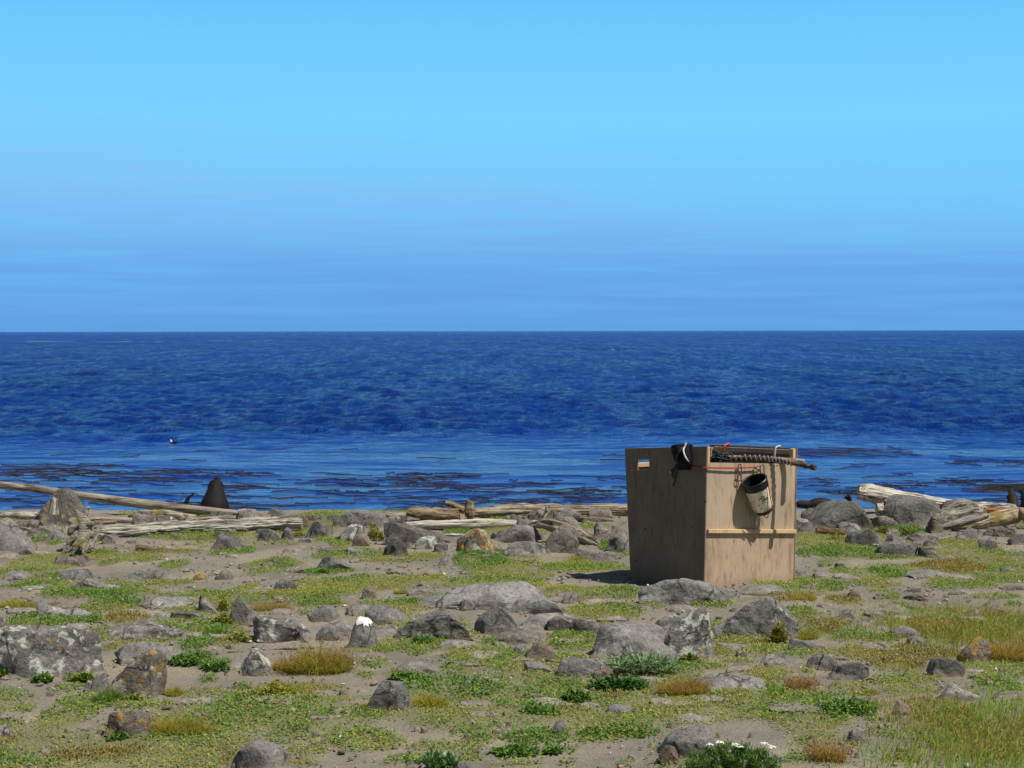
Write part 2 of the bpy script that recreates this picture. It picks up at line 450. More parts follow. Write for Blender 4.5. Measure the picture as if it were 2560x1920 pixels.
def mat_wood(name, pale, dark, sc=(1.6, 26, 26), bump=.7, moss=None):
    m = NT(name).set(.88, .15)
    info = m.new('ShaderNodeObjectInfo')
    v = m.coords(sc)
    n1 = m.noise(v, 1.0, 7, .68, .35); n2 = m.noise(m.coords((5, 70, 70)), 1.0, 5, .6); n3 = m.noise(m.coords((2, 2, 2)), 1.0, 4)
    c = m.ramp(n1, [(.40, dark), (.475, tuple(.55 * a + .45 * b for a, b in zip(pale, dark))), (.56, pale), (.8, tuple(min(.8, a * 1.2) for a in pale))])
    c = m.mix(.6, c, m.ramp(n2, [(.25, .5), (.5, 1), (.75, 1.3)]), 'MULTIPLY')
    c = m.mix(.5, c, m.ramp(n3, [(.3, .7), (.7, 1.2)]), 'MULTIPLY')
    if moss:
        mk_ = m.ramp(m.noise(m.coords((4, 4, 4)), 1.3, 5, .6), [(.48, 0), (.62, .9)])
        c = m.mix(mk_, c, m.mix(n2, tuple(a * .6 for a in moss), moss))
    c = m.mix(1.0, c, info.outputs['Color'], 'MULTIPLY')
    m.base(c)
    b = m.bump(n1, bump, .03); m.bump(n2, bump * .6, .008, b)
    return m.m
def mat_ply(name, pale, stain, vert=True):
    m = NT(name).set(.8, .2)
    n1 = m.noise(m.coords((9, 9, 1.1)), 1.0, 6, .6, .3); n2 = m.noise(m.coords((2.2, 2.2, 1.6)), 1.0, 5, .6)
    n3 = m.noise(m.coords((60, 60, 6)), 1.0, 4, .6); n4 = m.noise(m.coords((16, 16, 3.2)), 1.0, 4, .7, .5)
    c = m.ramp(n2, [(.3, tuple(a * .82 for a in pale)), (.5, pale), (.7, tuple(a * 1.12 for a in pale))])
    c = m.mix(.25, c, m.ramp(n1, [(.3, .72), (.5, 1), (.7, 1.12)]), 'MULTIPLY')
    c = m.mix(.35, c, m.ramp(n3, [(.25, .6), (.5, 1), (.75, 1.2)]), 'MULTIPLY')
    c = m.mix(m.ramp(n4, [(.52, 0), (.70, .75)]), c, stain)
    # dirt splashed up from the ground and a few dark smears
    sx = m.new('ShaderNodeSeparateXYZ'); m.link(m.tc.outputs['Object'], sx.inputs[0])
    low = m.ramp(m.math('MULTIPLY_ADD', m.math('SUBTRACT', n2, .5), .5, sx.outputs[2]), [(.02, .75), (.22, 0)])
    c = m.mix(low, c, (.20, .155, .105))
    n5 = m.noise(m.coords((34, 34, 5)), 1.0, 3, .6, .8); gate = m.ramp(m.noise(m.coords((2.5, 2.5, 2.5)), 1.0, 3), [(.46, 0), (.58, 1)])
    c = m.mix(m.math('MULTIPLY', m.ramp(n5, [(.60, 0), (.70, .55)]), gate), c, tuple(a * .35 for a in stain))
    m.base(c); m.bump(n3, .2, .004)
    return m.m
def mat_plain(name, c, rough=.6, spec=.3, metal=0, var=.25, sc=30):
    m = NT(name).set(rough, spec, metal)
    n = m.noise(m.coords(), sc, 5, .6)
    m.base(m.mix(1.0, c, m.ramp(n, [(.3, 1 - var), (.7, 1 + var)]), 'MULTIPLY')); m.bump(n, .2, .004)
    return m.m
def mat_leaf(name, rough=.6, trans=.3):
    m = NT(name).set(rough, .25)
    at_ = m.new('ShaderNodeAttribute', attribute_name='Col')
    m.base(at_.outputs['Color'])
    tr = m.new('ShaderNodeBsdfTranslucent'); m.link(at_.outputs['Color'], tr.inputs[0])
    mx_ = m.new('ShaderNodeMixShader'); mx_.inputs[0].default_value = trans
    m.link(m.b.outputs[0], mx_.inputs[1]); m.link(tr.outputs[0], mx_.inputs[2]); m.link(mx_.outputs[0], m.out.inputs[0])
    return m.m
def mat_col(name, rough=.9, spec=.15, sc=60, var=.3):
    m = NT(name).set(rough, spec)
    at_ = m.new('ShaderNodeAttribute', attribute_name='Col')
    n = m.noise(m.coords(), sc, 4, .6)
    m.base(m.mix(1.0, at_.outputs['Color'], m.ramp(n, [(.3, 1 - var), (.7, 1 + var)]), 'MULTIPLY')); m.bump(n, .4, .006)
    return m.m
M_ROCK = mat_rock(); M_GROUND = mat_ground(); M_SEA = mat_sea()
M_WGREY = mat_wood('grey_driftwood', (.36, .325, .275), (.075, .06, .045))
M_WPALE = mat_wood('bleached_driftwood', (.55, .52, .455), (.09, .07, .055), bump=1.0)
M_WMOSS = mat_wood('lichened_driftwood', (.42, .38, .30), (.08, .06, .045), moss=(.30, .22, .07))
M_WBROWN = mat_wood('brown_driftwood', (.17, .115, .075), (.04, .028, .02))
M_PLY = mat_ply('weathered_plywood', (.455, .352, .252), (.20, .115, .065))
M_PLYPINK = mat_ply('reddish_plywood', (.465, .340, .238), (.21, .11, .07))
M_PLYSHADE = mat_ply('shaded_grey_plywood', (.215, .165, .124), (.16, .10, .06))  # greyed plywood with the shade of both side walls darkened into its colour
M_EDGE = mat_ply('pale_timber', (.62, .44, .24), (.4, .25, .12))
M_LEAF = mat_leaf('leaves'); M_GRASS = mat_leaf('grass_blades', .7, .6); M_STONE = mat_col('small_stones')
M_FUR = mat_plain('wet_fur', (.009, .007, .006), .75, .25, 0, .7, 38)
M_FURB = mat_plain('brown_fur', (.020, .012, .007), .7, .25, 0, .7, 30)
M_BLACK = mat_plain('black_plastic', (.014, .014, .016), .4, .4)
M_CLOTH = mat_plain('black_fabric', (.010, .010, .012), .85, .15)
M_CREAM = mat_plain('cream_plastic', (.68, .62, .42), .5, .35, 0, .12, 14)
M_RED = mat_plain('red_cord', (.42, .045, .02), .7, .2, 0, .2, 200)
M_ORANGE = mat_plain('orange_strap', (.62, .10, .03), .7, .2)
M_WHITE = mat_plain('pale_strap', (.62, .58, .55), .7, .2)
M_STEEL = mat_plain('dull_steel', (.16, .14, .12), .45, .5, .8)
M_HOLE = mat_plain('dark_hole', (.008, .007, .006), .9, .05)
M_ROPE = mat_plain('grey_rope', (.27, .27, .27), .8, .15, 0, .35, 120)
M_TAPE = mat_plain('dark_tape', (.03, .03, .035), .6, .3)

# ------------------------------------------------------------------ plant cover map (what grows where on the ground)
# zone, x0, y0, x1, y1, kind (g green leaf, y yellow mat, b browning grass, m mixed), density
PATCH = [tuple(p.split()) for p in '''Z1 320 560 470 700 g 1|Z1 330 480 470 530 y 1|Z1 440 650 570 705 g 1|Z1 870 560 1000 690 g .7|Z1 1200 590 2212 670 g 1.3|Z1 740 745 1050 800 g 1
Z1 1110 735 1800 785 y .8|Z1 1790 720 2212 790 g 1|Z1 70 800 470 920 m .8|Z1 150 930 560 1090 g 1.1|Z1 860 820 1070 890 m .7|Z1 1160 1010 1660 1060 m .9|Z1 1380 840 1640 920 m .6
Z1 0 1020 100 1110 g 1|Z1 400 1090 1320 1170 g 1.1|Z1 1400 1110 2212 1170 m 1.1|Z1 690 1170 1240 1300 g 1|Z1 60 1290 930 1440 g 1.3|Z1 880 1290 1300 1400 b 1|Z1 1890 1160 2000 1280 y 1
Z1 1760 1400 1960 1510 g 1.1|Z1 1560 1510 1870 1620 g 1|Z1 1900 1440 2150 1590 y 1|Z1 920 1520 1070 1650 y 1.2|Z1 1660 450 1860 500 g 1|Z1 2000 1050 2212 1160 m 1
Z2 320 560 420 630 y 1|Z2 640 640 830 720 m .9|Z2 860 770 1620 860 m 1|Z2 1690 750 2212 950 g 1.1|Z2 400 900 840 970 g 1|Z2 360 960 1400 1100 m 1|Z2 0 1090 900 1180 m 1.2|Z2 20 820 360 940 g .9|Z2 1250 960 1680 1040 m .7|Z2 1050 1170 1480 1240 g .8
Z2 500 630 700 690 m .8|Z2 1600 560 1880 620 g 1|Z2 1940 930 2130 970 m .8
Z3 0 930 520 1110 g 1|Z3 560 970 920 1080 y .8|Z3 1650 790 1950 950 g 1|Z3 850 1080 2070 1230 m 1.2|Z3 100 1180 400 1260 m .8|Z3 900 1240 1100 1300 m .6|Z3 950 1430 1480 1500 m .9|Z3 1760 1440 2200 1520 m .8|Z3 1350 1550 1560 1630 y .9|Z3 1280 1000 1560 1090 y .9
Z4 130 640 420 760 m .9|Z4 120 740 900 880 g 1|Z4 840 550 1270 680 g 1.2|Z4 480 820 1420 890 g 1.1|Z4 1420 690 1980 830 m 1|Z4 110 800 280 870 g 1|Z4 310 920 440 960 g .8|Z4 430 970 800 1030 m .8|Z4 780 980 1110 1080 g 1.2|Z4 1130 900 1960 1010 b 1|Z4 1430 880 1760 960 b 1
Z4 130 1060 550 1200 g 1|Z4 580 1080 1000 1140 m .7|Z4 1280 1050 1960 1170 m .8|Z4 800 1170 1060 1260 m .9|Z4 980 1290 1180 1340 g 1.1|Z4 350 1230 740 1310 b .9|Z4 0 1310 320 1440 m .9|Z4 1700 1190 2212 1260 m .7|Z4 1230 1330 1560 1410 b .8|Z4 2040 1280 2212 1330 g .8
Z4 80 1440 600 1520 b 1|Z4 400 1520 860 1660 g .9|Z4 860 1430 1250 1530 m .8|Z4 1150 1480 2212 1660 b 1.2
Z5 640 700 900 860 g 1|Z5 480 870 830 960 m .6|Z5 0 980 320 1060 m .6|Z5 0 1060 300 1260 m .9|Z5 380 1040 900 1340 m 1|Z5 880 1010 1700 1120 m 1|Z5 550 980 900 1090 m 1|Z5 300 770 520 860 g 1|Z5 0 1340 210 1500 b 1|Z5 720 1350 900 1440 g 1
Z5 1850 800 2070 880 g .8|Z5 1560 590 2000 700 g 1.2|Z5 1890 650 2180 760 g 1.2|Z5 1700 430 2050 560 g 1|Z5 280 1480 1400 1640 b 1.1|Z5 0 1590 560 1659 g 1.1|Z5 1000 1340 1230 1410 g .9|Z5 1700 900 2212 1010 m .8|Z5 2040 960 2212 1210 m 1|Z5 1250 1430 1800 1560 m .8|Z5 250 1430 600 1500 m .6
Z5 1400 1340 1700 1420 m 1
Z6 1080 600 1560 700 g 1|Z6 1540 500 2000 690 g 1.2|Z6 1230 730 1540 800 g .9|Z6 1210 840 1400 900 g .8|Z6 130 930 330 1000 g .8|Z6 290 930 1140 1050 y 1.4|Z6 0 1010 1000 1130 m 1.1|Z6 760 1050 1260 1150 m 1|Z6 0 1100 960 1260 m 1.1|Z6 380 1200 1000 1300 m .9
Z6 460 1290 900 1390 m 1|Z6 840 1340 1640 1530 m 1|Z6 1090 1170 1700 1240 m .7|Z6 1480 830 1780 910 g 1.3|Z6 1650 850 2212 1030 g 1.1|Z6 1930 740 2212 870 g 1|Z6 1640 1180 2212 1350 m .9|Z6 1660 1440 2212 1540 m .8|Z6 520 1450 1000 1600 m .8|Z6 0 1340 150 1520 m .7|Z6 1460 1570 2212 1659 g .9
Z6 0 470 100 550 g 1|Z6 60 470 320 580 y 1|Z6 660 210 1120 290 m 1|Z6 700 290 860 350 m 1|Z6 0 740 130 820 g 1|Z6 0 1540 260 1659 b .9|Z6 600 1610 900 1659 y .8
Z7 900 100 1240 160 m .9|Z7 1160 190 1300 240 g .8|Z7 1120 240 1760 390 m 1.1|Z7 1430 100 1700 220 m .8|Z7 1740 210 1960 280 m .9|Z7 930 480 1400 690 m 1.2|Z7 340 540 560 620 g 1|Z7 0 620 700 770 m 1.2|Z7 740 530 980 600 y 1|Z7 430 790 650 850 g 1|Z7 0 760 230 860 g .9
Z7 0 850 640 1070 g 1.2|Z7 640 850 1280 1000 g 1|Z7 560 960 1320 1090 m 1|Z7 1340 1010 1700 1100 b 1|Z7 1330 1090 1700 1160 m 1|Z7 460 1100 640 1150 g .8|Z7 680 1120 1060 1220 g 1.1|Z7 1080 1130 1280 1210 g .9|Z7 0 1130 560 1320 m .9|Z7 180 1200 440 1280 b .8|Z7 500 1330 1200 1470 g 1
Z7 1130 1300 1960 1410 g 1.3|Z7 420 1500 860 1570 g 1.2|Z7 890 1490 1050 1560 g 1|Z7 1050 1510 1190 1550 g .8|Z7 1100 1400 1700 1460 m .9|Z7 180 1560 360 1620 g 1|Z7 0 1610 200 1659 g 1|Z7 420 1620 900 1659 m .9|Z7 1000 1620 1180 1645 g .6|Z7 200 1370 500 1470 m .9|Z7 0 1470 380 1540 m .7|Z7 1540 1610 1660 1659 m .7
Z7 1660 1080 2212 1280 m 1.1|Z7 2000 750 2212 870 m 1|Z7 1380 390 1480 470 y .9
Z8 520 230 900 400 m .9|Z8 430 330 640 400 m .9|Z8 680 690 1400 860 m 1.1|Z8 700 860 840 970 y .9|Z8 1100 830 2000 1000 m 1.1|Z8 760 1010 1240 1080 m .9|Z8 300 1050 900 1150 m .9|Z8 960 1100 1700 1220 m 1|Z8 1690 1090 1920 1190 g 1|Z8 1000 1180 1600 1320 m .9|Z8 600 1390 1700 1659 m 1.3|Z8 0 1490 700 1659 m 1.2|Z8 1830 1480 2212 1659 g 1.1|Z8 1250 1330 1620 1480 g 1.1
Z8 1530 390 1900 520 m .9|Z8 1680 30 2212 220 m 1|Z8 1830 540 2212 760 b 1|Z8 1280 220 1950 330 b .8|Z8 1350 380 1760 400 m .5
Z9 0 180 300 290 m 1|Z9 100 280 600 400 b 1|Z9 0 400 460 470 m 1|Z9 380 420 680 500 g .9|Z9 680 440 1080 510 g 1.1|Z9 500 560 1000 690 y 1.1|Z9 980 540 1600 680 b 1.2|Z9 780 660 1320 790 b 1.1|Z9 100 720 300 810 g 1|Z9 780 810 1460 910 m 1.1|Z9 420 860 800 960 m .9|Z9 900 900 1440 1010 m .9
Z9 230 980 900 1190 g 1.1|Z9 0 940 240 1150 m 1.1|Z9 280 1190 640 1260 g .9|Z9 730 1190 880 1260 g .8|Z9 10 1180 180 1300 g .8|Z9 1130 290 1900 540 b 1.3|Z9 1900 240 2212 420 b 1|Z9 1100 1050 2212 1659 b 1.2|Z9 500 1430 720 1500 y .8|Z9 760 1280 1100 1400 m .5|Z9 860 1560 1240 1659 b 1|Z9 1750 800 2212 1000 m .9|Z9 200 1480 520 1659 b .9|Z9 0 1560 240 1659 g .8'''.replace('\n', '|').split('|')]
PT = []
for z, x0, y0, x1, y1, kd, den in PATCH:
    ax, ay = zp(z, float(x0), float(y0)); bx, by = zp(z, float(x1), float(y1))
    c0 = at((ax + bx) / 2, by); c1 = at((ax + bx) / 2, ay)
    Yc = (c0[1] + c1[1]) / 2; cx = (c0[0] + c1[0]) / 2
    PT.append((cx, Yc, max((bx - ax) / 2 * Yc / FPX, .05), max((c1[1] - c0[1]) / 2, .06), kd, float(den)))
def cover(x, y):
    """density and the four kind weights at ground points"""
    x = np.asarray(x, float); y = np.asarray(y, float)
    best = np.zeros(x.shape); kind = np.zeros(x.shape, int)
    wob = fbm(P3(x * 2.2, y * 1.6), 3, 31) * .55
    for cx, cy, rx, ry, kd, den in PT:
        m = (np.abs(x - cx) < rx * 1.5) & (np.abs(y - cy) < ry * 1.5)
        if not m.any(): continue
        q = ((x[m] - cx) / rx) ** 2 + ((y[m] - cy) / ry) ** 2
        v = den * np.clip((1.18 + wob[m] - q) * 1.6, 0, 1)
        b = best[m]; k = kind[m]
        u = v > b
        b[u] = v[u]; k[u] = 'gybm'.index(kd); best[m] = b; kind[m] = k
    # thin wild scatter elsewhere
    bg = np.clip((fbm(P3(x * 1.1, y * .8), 4, 77) - .06) * 3.2, 0, .75)
    far = np.clip((26 - y) / 2, 0, 1)
    u = bg * far > best
    best = np.where(u, bg * far, best); kind = np.where(u, 3, kind)
    return best, kind

# ------------------------------------------------------------------ ground
def axis(lo, hi, step, outer_lo, outer_hi, n):
    a = np.linspace(outer_lo, lo, n, endpoint=False); b = np.arange(lo, hi, step); c = np.linspace(hi, outer_hi, n)
    return np.concatenate([a, b, c])
gx = axis(-8, 8, .04, -70, 70, 24); gy = axis(8.5, 26, .045, -25, 60, 26)
GX, GY = np.meshgrid(gx, gy)
GZv = gz(GX, GY)
cov, _k = cover(GX, GY)
fine = .012 * fbm(P3(GX * 9, GY * 9), 3, 12) + .016 * np.clip(cov, 0, 1)
V = np.stack([GX, GY, GZv + fine], -1).reshape(-1, 3)
nx, ny = len(gx), len(gy)
ii = np.arange(nx * ny).reshape(ny, nx)
F = np.stack([ii[:-1, :-1], ii[:-1, 1:], ii[1:, 1:], ii[1:, :-1]], -1).reshape(-1, 4)
wet = np.clip((GY - 29) / 5, 0, 1)
gc = np.stack([np.clip(cov, 0, 1), 0 * cov, wet], -1).reshape(-1, 3)
tag(mk('ground', V, F, M_GROUND, origin=(0, 0, 0), col=gc), kind='structure')

# ------------------------------------------------------------------ sea: one sheet to the horizon with real waves
def sstep(a, b, t):
    t = np.clip((t - a) / (b - a), 0, 1); return t * t * (3 - 2 * t)
WR = np.random.default_rng(3)
WAVES = []
for k in range(90):
    lam = float(np.exp(WR.uniform(np.log(.7), np.log(40))))
    th = WR.normal(-math.pi / 2 + .25, .65)
    WAVES.append((2 * math.pi / lam, th, WR.uniform(0, 6.28), lam, .011 * lam ** .85 * (1 if lam < 2 else (2 / lam) ** 1.0)))
def sea_h(x, y, spacing):
    calm = .10 + .90 * sstep(48, 78, y + 5 * fbm(P3(x * .05, y * .05), 2, 4))
    h = 0
    for kk, th, ph, lam, am in WAVES:
        a = am * np.exp(-(spacing / lam * 1.6) ** 2)
        if lam < 12: a = a * calm
        h = h + a * np.sin(kk * (math.cos(th) * x + math.sin(th) * y) + ph)
    return h, calm
R0, R1, NR, NC = 31.0, 60000.0, 1400, 800
sy = R0 * (R1 / R0) ** (np.linspace(0, 1, NR) ** 1.5)
su = np.linspace(-.85, .85, NC)
SY = np.repeat(sy[:, None], NC, 1); SX = SY * su[None, :]
sp_ = np.repeat(np.gradient(sy)[:, None], NC, 1)
SH, CALM = sea_h(SX, SY, sp_)
SH = SH * (1 - sstep(900, 4000, SY))
V = np.stack([SX, SY, SEA + SH], -1).reshape(-1, 3)
ii = np.arange(NR * NC).reshape(NR, NC)
F = np.stack([ii[:-1, :-1], ii[:-1, 1:], ii[1:, 1:], ii[1:, :-1]], -1).reshape(-1, 4)
tag(mk('sea', V, F, M_SEA, origin=(0, 0, 0), col=np.repeat(CALM.reshape(-1, 1), 3, 1)), kind='structure')
def sea_at(px, py):
    d = ray(px, py); t = (SEA - CAM[2]) / d[2]
    return CAM + d * t

# kelp floating on the calm water
kv = []; kf = []; kc = []; kn = 0
KB = [(0, 640, 1172, 1270, 220), (300, 1180, 1175, 1225, 170), (560, 1570, 1185, 1285, 220), (0, 400, 1160, 1200, 90), (1050, 1560, 1225, 1262, 90),
      (0, 2560, 1120, 1200, 70), (1990, 2560, 1175, 1215, 40), (2300, 2560, 1192, 1200, 40), (2270, 2420, 1192, 1207, 90), (2480, 2560, 1203, 1225, 90), (2050, 2260, 1195, 1235, 110),
      (2380, 2560, 1150, 1160, 60), (1950, 2300, 1130, 1145, 60), (2400, 2560, 1235, 1280, 60)]
KR = np.random.default_rng(11)
rows = []
for x0, x1, y0, y1, n in KB:
    k = 0
    while k < n:
        px, py = KR.uniform(x0, x1), KR.uniform(y0, y1)
        if fbm(np.array([[px * .009, py * .075, 0.]]), 3, 21)[0] > .0 + KR.uniform(-.50, .58):
            rows.append((px, py)); 
        k += 1
for px, py in rows:
    p = sea_at(px, py)
    L = KR.uniform(.25, 1.7) * (1.0 if py > 1150 else 1.8); m = 7
    ang = KR.normal(0, .25); t = np.linspace(-.5, .5, m)
    wx = p[0] + t * L * math.cos(ang); wy = p[1] + t * L * math.sin(ang) * 1.2 + .14 * np.sin(t * 9 + KR.uniform(0, 6))
    h, _ = sea_h(wx, wy, np.full(m, .3))
    hh = KR.uniform(.001, .009) * (1 - (2 * t) ** 2 * .8) * (0.55 + .45 * np.sin(t * 14 + KR.uniform(0, 6)))
    wd = KR.uniform(.008, .025)
    for i in range(m):
        kv += [(wx[i], wy[i] - wd, SEA + h[i] - .03), (wx[i], wy[i], SEA + h[i] + .012 + max(hh[i], 0)), (wx[i], wy[i] + wd, SEA + h[i] - .03)]
        if i < m - 1:
            b = kn + i * 3
            kf += [(b, b + 3, b + 4, b + 1), (b + 1, b + 4, b + 5, b + 2)]
    kn += m * 3
    c = np.array([(.011, .009, .007), (.017, .011, .008), (.008, .007, .006)][KR.integers(3)]) * KR.uniform(.6, 1.5)
    kc += [c] * (m * 3)
M_KELP = mat_col('wet_kelp', .5, .3, 9, .4)
tag(mk('kelp', np.array(kv), np.array(kf), M_KELP, origin=(0, 0, 0), col=np.array(kc)), 'dark brown kelp fronds floating in long streaks on the calm inshore water', 'kelp', kind='stuff')
# thin lines of foam out at sea
fv = []; ff = []; fn = 0; fc = []
for px0, px1, py in [(55, 440, 856), (520, 680, 854.5), (890, 990, 849), (60, 130, 856.5), (100, 125, 875), (2180, 2280, 848), (1520, 1545, 877)]:
    n = int((px1 - px0) / 14)
    for k in range(n):
        px = KR.uniform(px0, px1); p = sea_at(px, py + KR.normal(0, .5)); w = p[1] / FPX * KR.uniform(1.2, 6); d = p[1] * .012
        q = np.array([(-1, 0), (-.3, -1), (1, -.3), (.4, 1)]) * (w, d)
        z = sea_h(np.array([p[0]]), np.array([p[1]]), np.array([p[1] * .012]))[0][0] + .12 + p[1] * .0004
        fv += [(p[0] + a, p[1] + b, SEA + z) for a, b in q]; ff.append((fn, fn + 1, fn + 2, fn + 3)); fn += 4
tag(mk('foam', np.array(fv), ff, mat_plain('sea_foam', (.30, .36, .45), .9, .1), origin=(0, 0, 0), smooth=False), 'thin broken white foam lines far out on the open sea', 'foam', kind='stuff')

# ------------------------------------------------------------------ the plywood hide
def UP3(px, py, Y): return unproj(px, py, Y)
HY = dict(n=16.72, r=17.47, l=17.62, f=18.37)
NT_, NB = UP3(1767, 1116, HY['n']), UP3(1759.5, 1471, HY['n'])
RT, RB = UP3(1994, 1120, HY['r']), UP3(1986, 1470, HY['r'])
LT, LB = UP3(1562, 1121, HY['l']), UP3(1577, 1462, HY['l'])
FT, FB = UP3(1777, 1111, HY['f']), UP3(1779, 1455, HY['f'])
hide = empty('plywood_hide', (NB + RB + LB + FB) / 4, 'open-topped square plywood hide with a small window, standing on the stony shore', 'hide')
def bil(TL, TR, BR, BL, u, v):
    return (TL * (1 - u) + TR * u) * (1 - v) + (BL * (1 - u) + BR * u) * v
def sheet(mb, Q, th, us, vs, holes=(), off=0.0):
    """plywood sheet on the quad Q=(TL,TR,BR,BL); thickness th goes inward; us/vs grid lines; holes = skipped cells"""
    TL, TR, BR, BL = Q
    N = np.cross(TR - TL, BL - TL); N /= np.linalg.norm(N)        # inward for the outer faces used below
    nu, nv = len(us), len(vs)
    A = np.array([[bil(TL, TR, BR, BL, u, v) + N * off for u in us] for v in vs]).reshape(-1, 3)
    V = np.vstack([A, A + N * th]); o = nu * nv; F = []
    idx = lambda i, j: j * nu + i
    solid = {(i, j) for i in range(nu - 1) for j in range(nv - 1)} - set(holes)
    for (i, j) in solid:
        a, b, c, d = idx(i, j), idx(i + 1, j), idx(i + 1, j + 1), idx(i, j + 1)
        F += [(a, d, c, b), (a + o, b + o, c + o, d + o)]
        if (i - 1, j) not in solid: F.append((a, a + o, d + o, d))
        if (i + 1, j) not in solid: F.append((b, c, c + o, b + o))
        if (i, j - 1) not in solid: F.append((a, b, b + o, a + o))
        if (i, j + 1) not in solid: F.append((d, d + o, c + o, c))
    mb.add(V, F); return N
TH = .016
def uv_of(Q, px, py):
    """inverse of bil in the picture (for placing openings and fittings): returns u, v"""
    TL, TR, BR, BL = Q
    def proj(P):
        d = P - CAM; k = FPX / d.dot(FWD); return np.array([1280 + d.dot(RIGHT) * k, 960 - d.dot(UP) * k])
    u, v = .5, .5
    for _ in range(30):
        e = np.array([px, py]) - proj(bil(TL, TR, BR, BL, u, v)); h = 1e-3
        J = np.column_stack([(proj(bil(TL, TR, BR, BL, u + h, v)) - proj(bil(TL, TR, BR, BL, u, v))) / h,
                             (proj(bil(TL, TR, BR, BL, u, v + h)) - proj(bil(TL, TR, BR, BL, u, v))) / h])
        du = np.linalg.solve(J, e); u += du[0]; v += du[1]
    return u, v
# side walls run full height; the two others are cut lower and sit between them
QL = (LT, NT_, NB, LB)
u0, v0 = uv_of(QL, *zp('B', 225, 250)); u1, v1 = uv_of(QL, *zp('B', 355, 365)); vseam = uv_of(QL, *zp('B', 500, 362))[1]
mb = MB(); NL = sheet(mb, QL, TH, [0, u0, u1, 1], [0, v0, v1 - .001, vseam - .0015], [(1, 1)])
mb.build('upper_side_board', M_PLYSHADE, parent=hide, smooth=False)
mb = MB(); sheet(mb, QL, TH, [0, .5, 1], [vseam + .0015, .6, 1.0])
mb.build('side_sheet', M_PLYSHADE, parent=hide, smooth=False)
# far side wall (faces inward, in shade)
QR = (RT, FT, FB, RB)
mb = MB(); NR_ = sheet(mb, QR, TH, [0, .5, 1], [0, .5, 1.0]); mb.build('far_side_sheet', M_PLYSHADE, parent=hide, smooth=False)
# front: upper and lower sheet
vt = uv_of((NT_, RT, RB, NB), *zp('B', 1200, 287))[1]; vl = uv_of((NT_, RT, RB, NB), *zp('B', 1400, 1030))[1]
QF = (NT_, RT, RB, NB); ins = .016
mb = MB(); NF = sheet(mb, QF, TH, [.013, .5, .99], [vt, .5 * (vt + vl), vl - .001], off=.004)
mb.build('front_upper_sheet', M_PLY, parent=hide, smooth=False)
mb = MB(); sheet(mb, QF, TH, [.004, .5, .99], [vl + .001, .8, 1.0], off=.002)
mb.build('front_lower_sheet', M_PLYPINK, parent=hide, smooth=False)
# back, with a pale rail along its top edge
QB = (FT, LT, LB, FB); vb = .118
mb = MB(); NB_ = sheet(mb, QB, TH, [.014, .5, .986], [vb, .6, 1.0], off=.004); mb.build('back_sheet', M_PLY, parent=hide, smooth=False)
def bar(Q, N, u0, v0, u1, v1, w, d, off):
    """timber bar between two uv points of a wall, width w across, depth d inward from off"""
    a = bil(*Q, u0, v0) + N * off; b = bil(*Q, u1, v1) + N * off
    T = (b - a) / np.linalg.norm(b - a); S = np.cross(T, N); S /= np.linalg.norm(S)
    return box8([a - S * w / 2, a + S * w / 2, a + S * w / 2 + N * d, a - S * w / 2 + N * d,
                 b - S * w / 2, b + S * w / 2, b + S * w / 2 + N * d, b - S * w / 2 + N * d])
def part(name, pieces, mat, bev=.003):
    mb = MB()
    for V, F in pieces: mb.add(V, F)
    o = mb.build(name, mat, parent=hide, smooth=False)
    b = o.modifiers.new('bevel', 'BEVEL'); b.width = bev; b.segments = 1
    return o
part('top_rail', [bar(QB, NB_, .03, vb + .004, .97, vb + .004, .045, .04, TH + .006)], M_EDGE)
part('ledge', [bar(QF, -NF, .020, vl - .012, .990, vl - .012, .040, .030, -.0015)], M_EDGE)
part('corner_post', [bar(QL, NL, .975, .004, .975, .99, .046, .040, TH + .002)], M_EDGE)
part('corner_post', [bar(QR, NR_, .028, .004, .028, .99, .050, .042, TH + .002)], M_EDGE)
part('corner_post', [bar(QR, NR_, .972, .02, .972, .99, .046, .040, TH + .002)], M_PLY)
part('corner_post', [bar(QL, NL, .025, .02, .025, .99, .046, .040, TH + .002)], M_PLY)
part('side_rail', [bar(QR, NR_, .06, .030, .94, .030, .05, .020, TH + .002)], M_PLY)
part('side_rail', [bar(QR, NR_, .06, .150, .94, .150, .05, .030, TH + .002)], M_PLY)
part('brace', [bar(QR, NR_, .33, .055, .33, .14, .06, .012, TH + .002)], M_PLY)
# drilled holes and knots seen as dark spots
def spot(px, py, Q, N, r):
    u, v = uv_of(Q, px, py); c = bil(*Q, u, v) - N * .0015
    T = Q[1] - Q[0]; T = T / np.linalg.norm(T); S = np.cross(N, T)
    n = 8; a = np.linspace(0, 2 * np.pi, n, endpoint=False)
    ring = c + r * (np.cos(a)[:, None] * T * 1.0 + np.sin(a)[:, None] * S * 1.25)
    V = np.vstack([ring, ring + N * .006]); F = [tuple(range(n)), tuple(range(2 * n - 1, n - 1, -1))] + [(j, j + n, (j + 1) % n + n, (j + 1) % n) for j in range(n)]
    mk('drill_hole', V, F, M_HOLE, parent=hide, smooth=False)
for x, y, r in [(338, 843, .013), (190, 993, .008), (311, 990, .009), (251, 1097, .009), (314, 1135, .009), (261, 1252, .009), (320, 1310, .009), (209, 1330, .009), (671, 1348, .006), (808, 973, .006)]:
    spot(*zp('B', x, y), QL, NL, r)
for x, y, r in [(955, 697, .007), (1715, 312, .005), (1905, 718, .005), (1252, 1118, .005)]:
    spot(*zp('B', x, y), QF, NF, r)

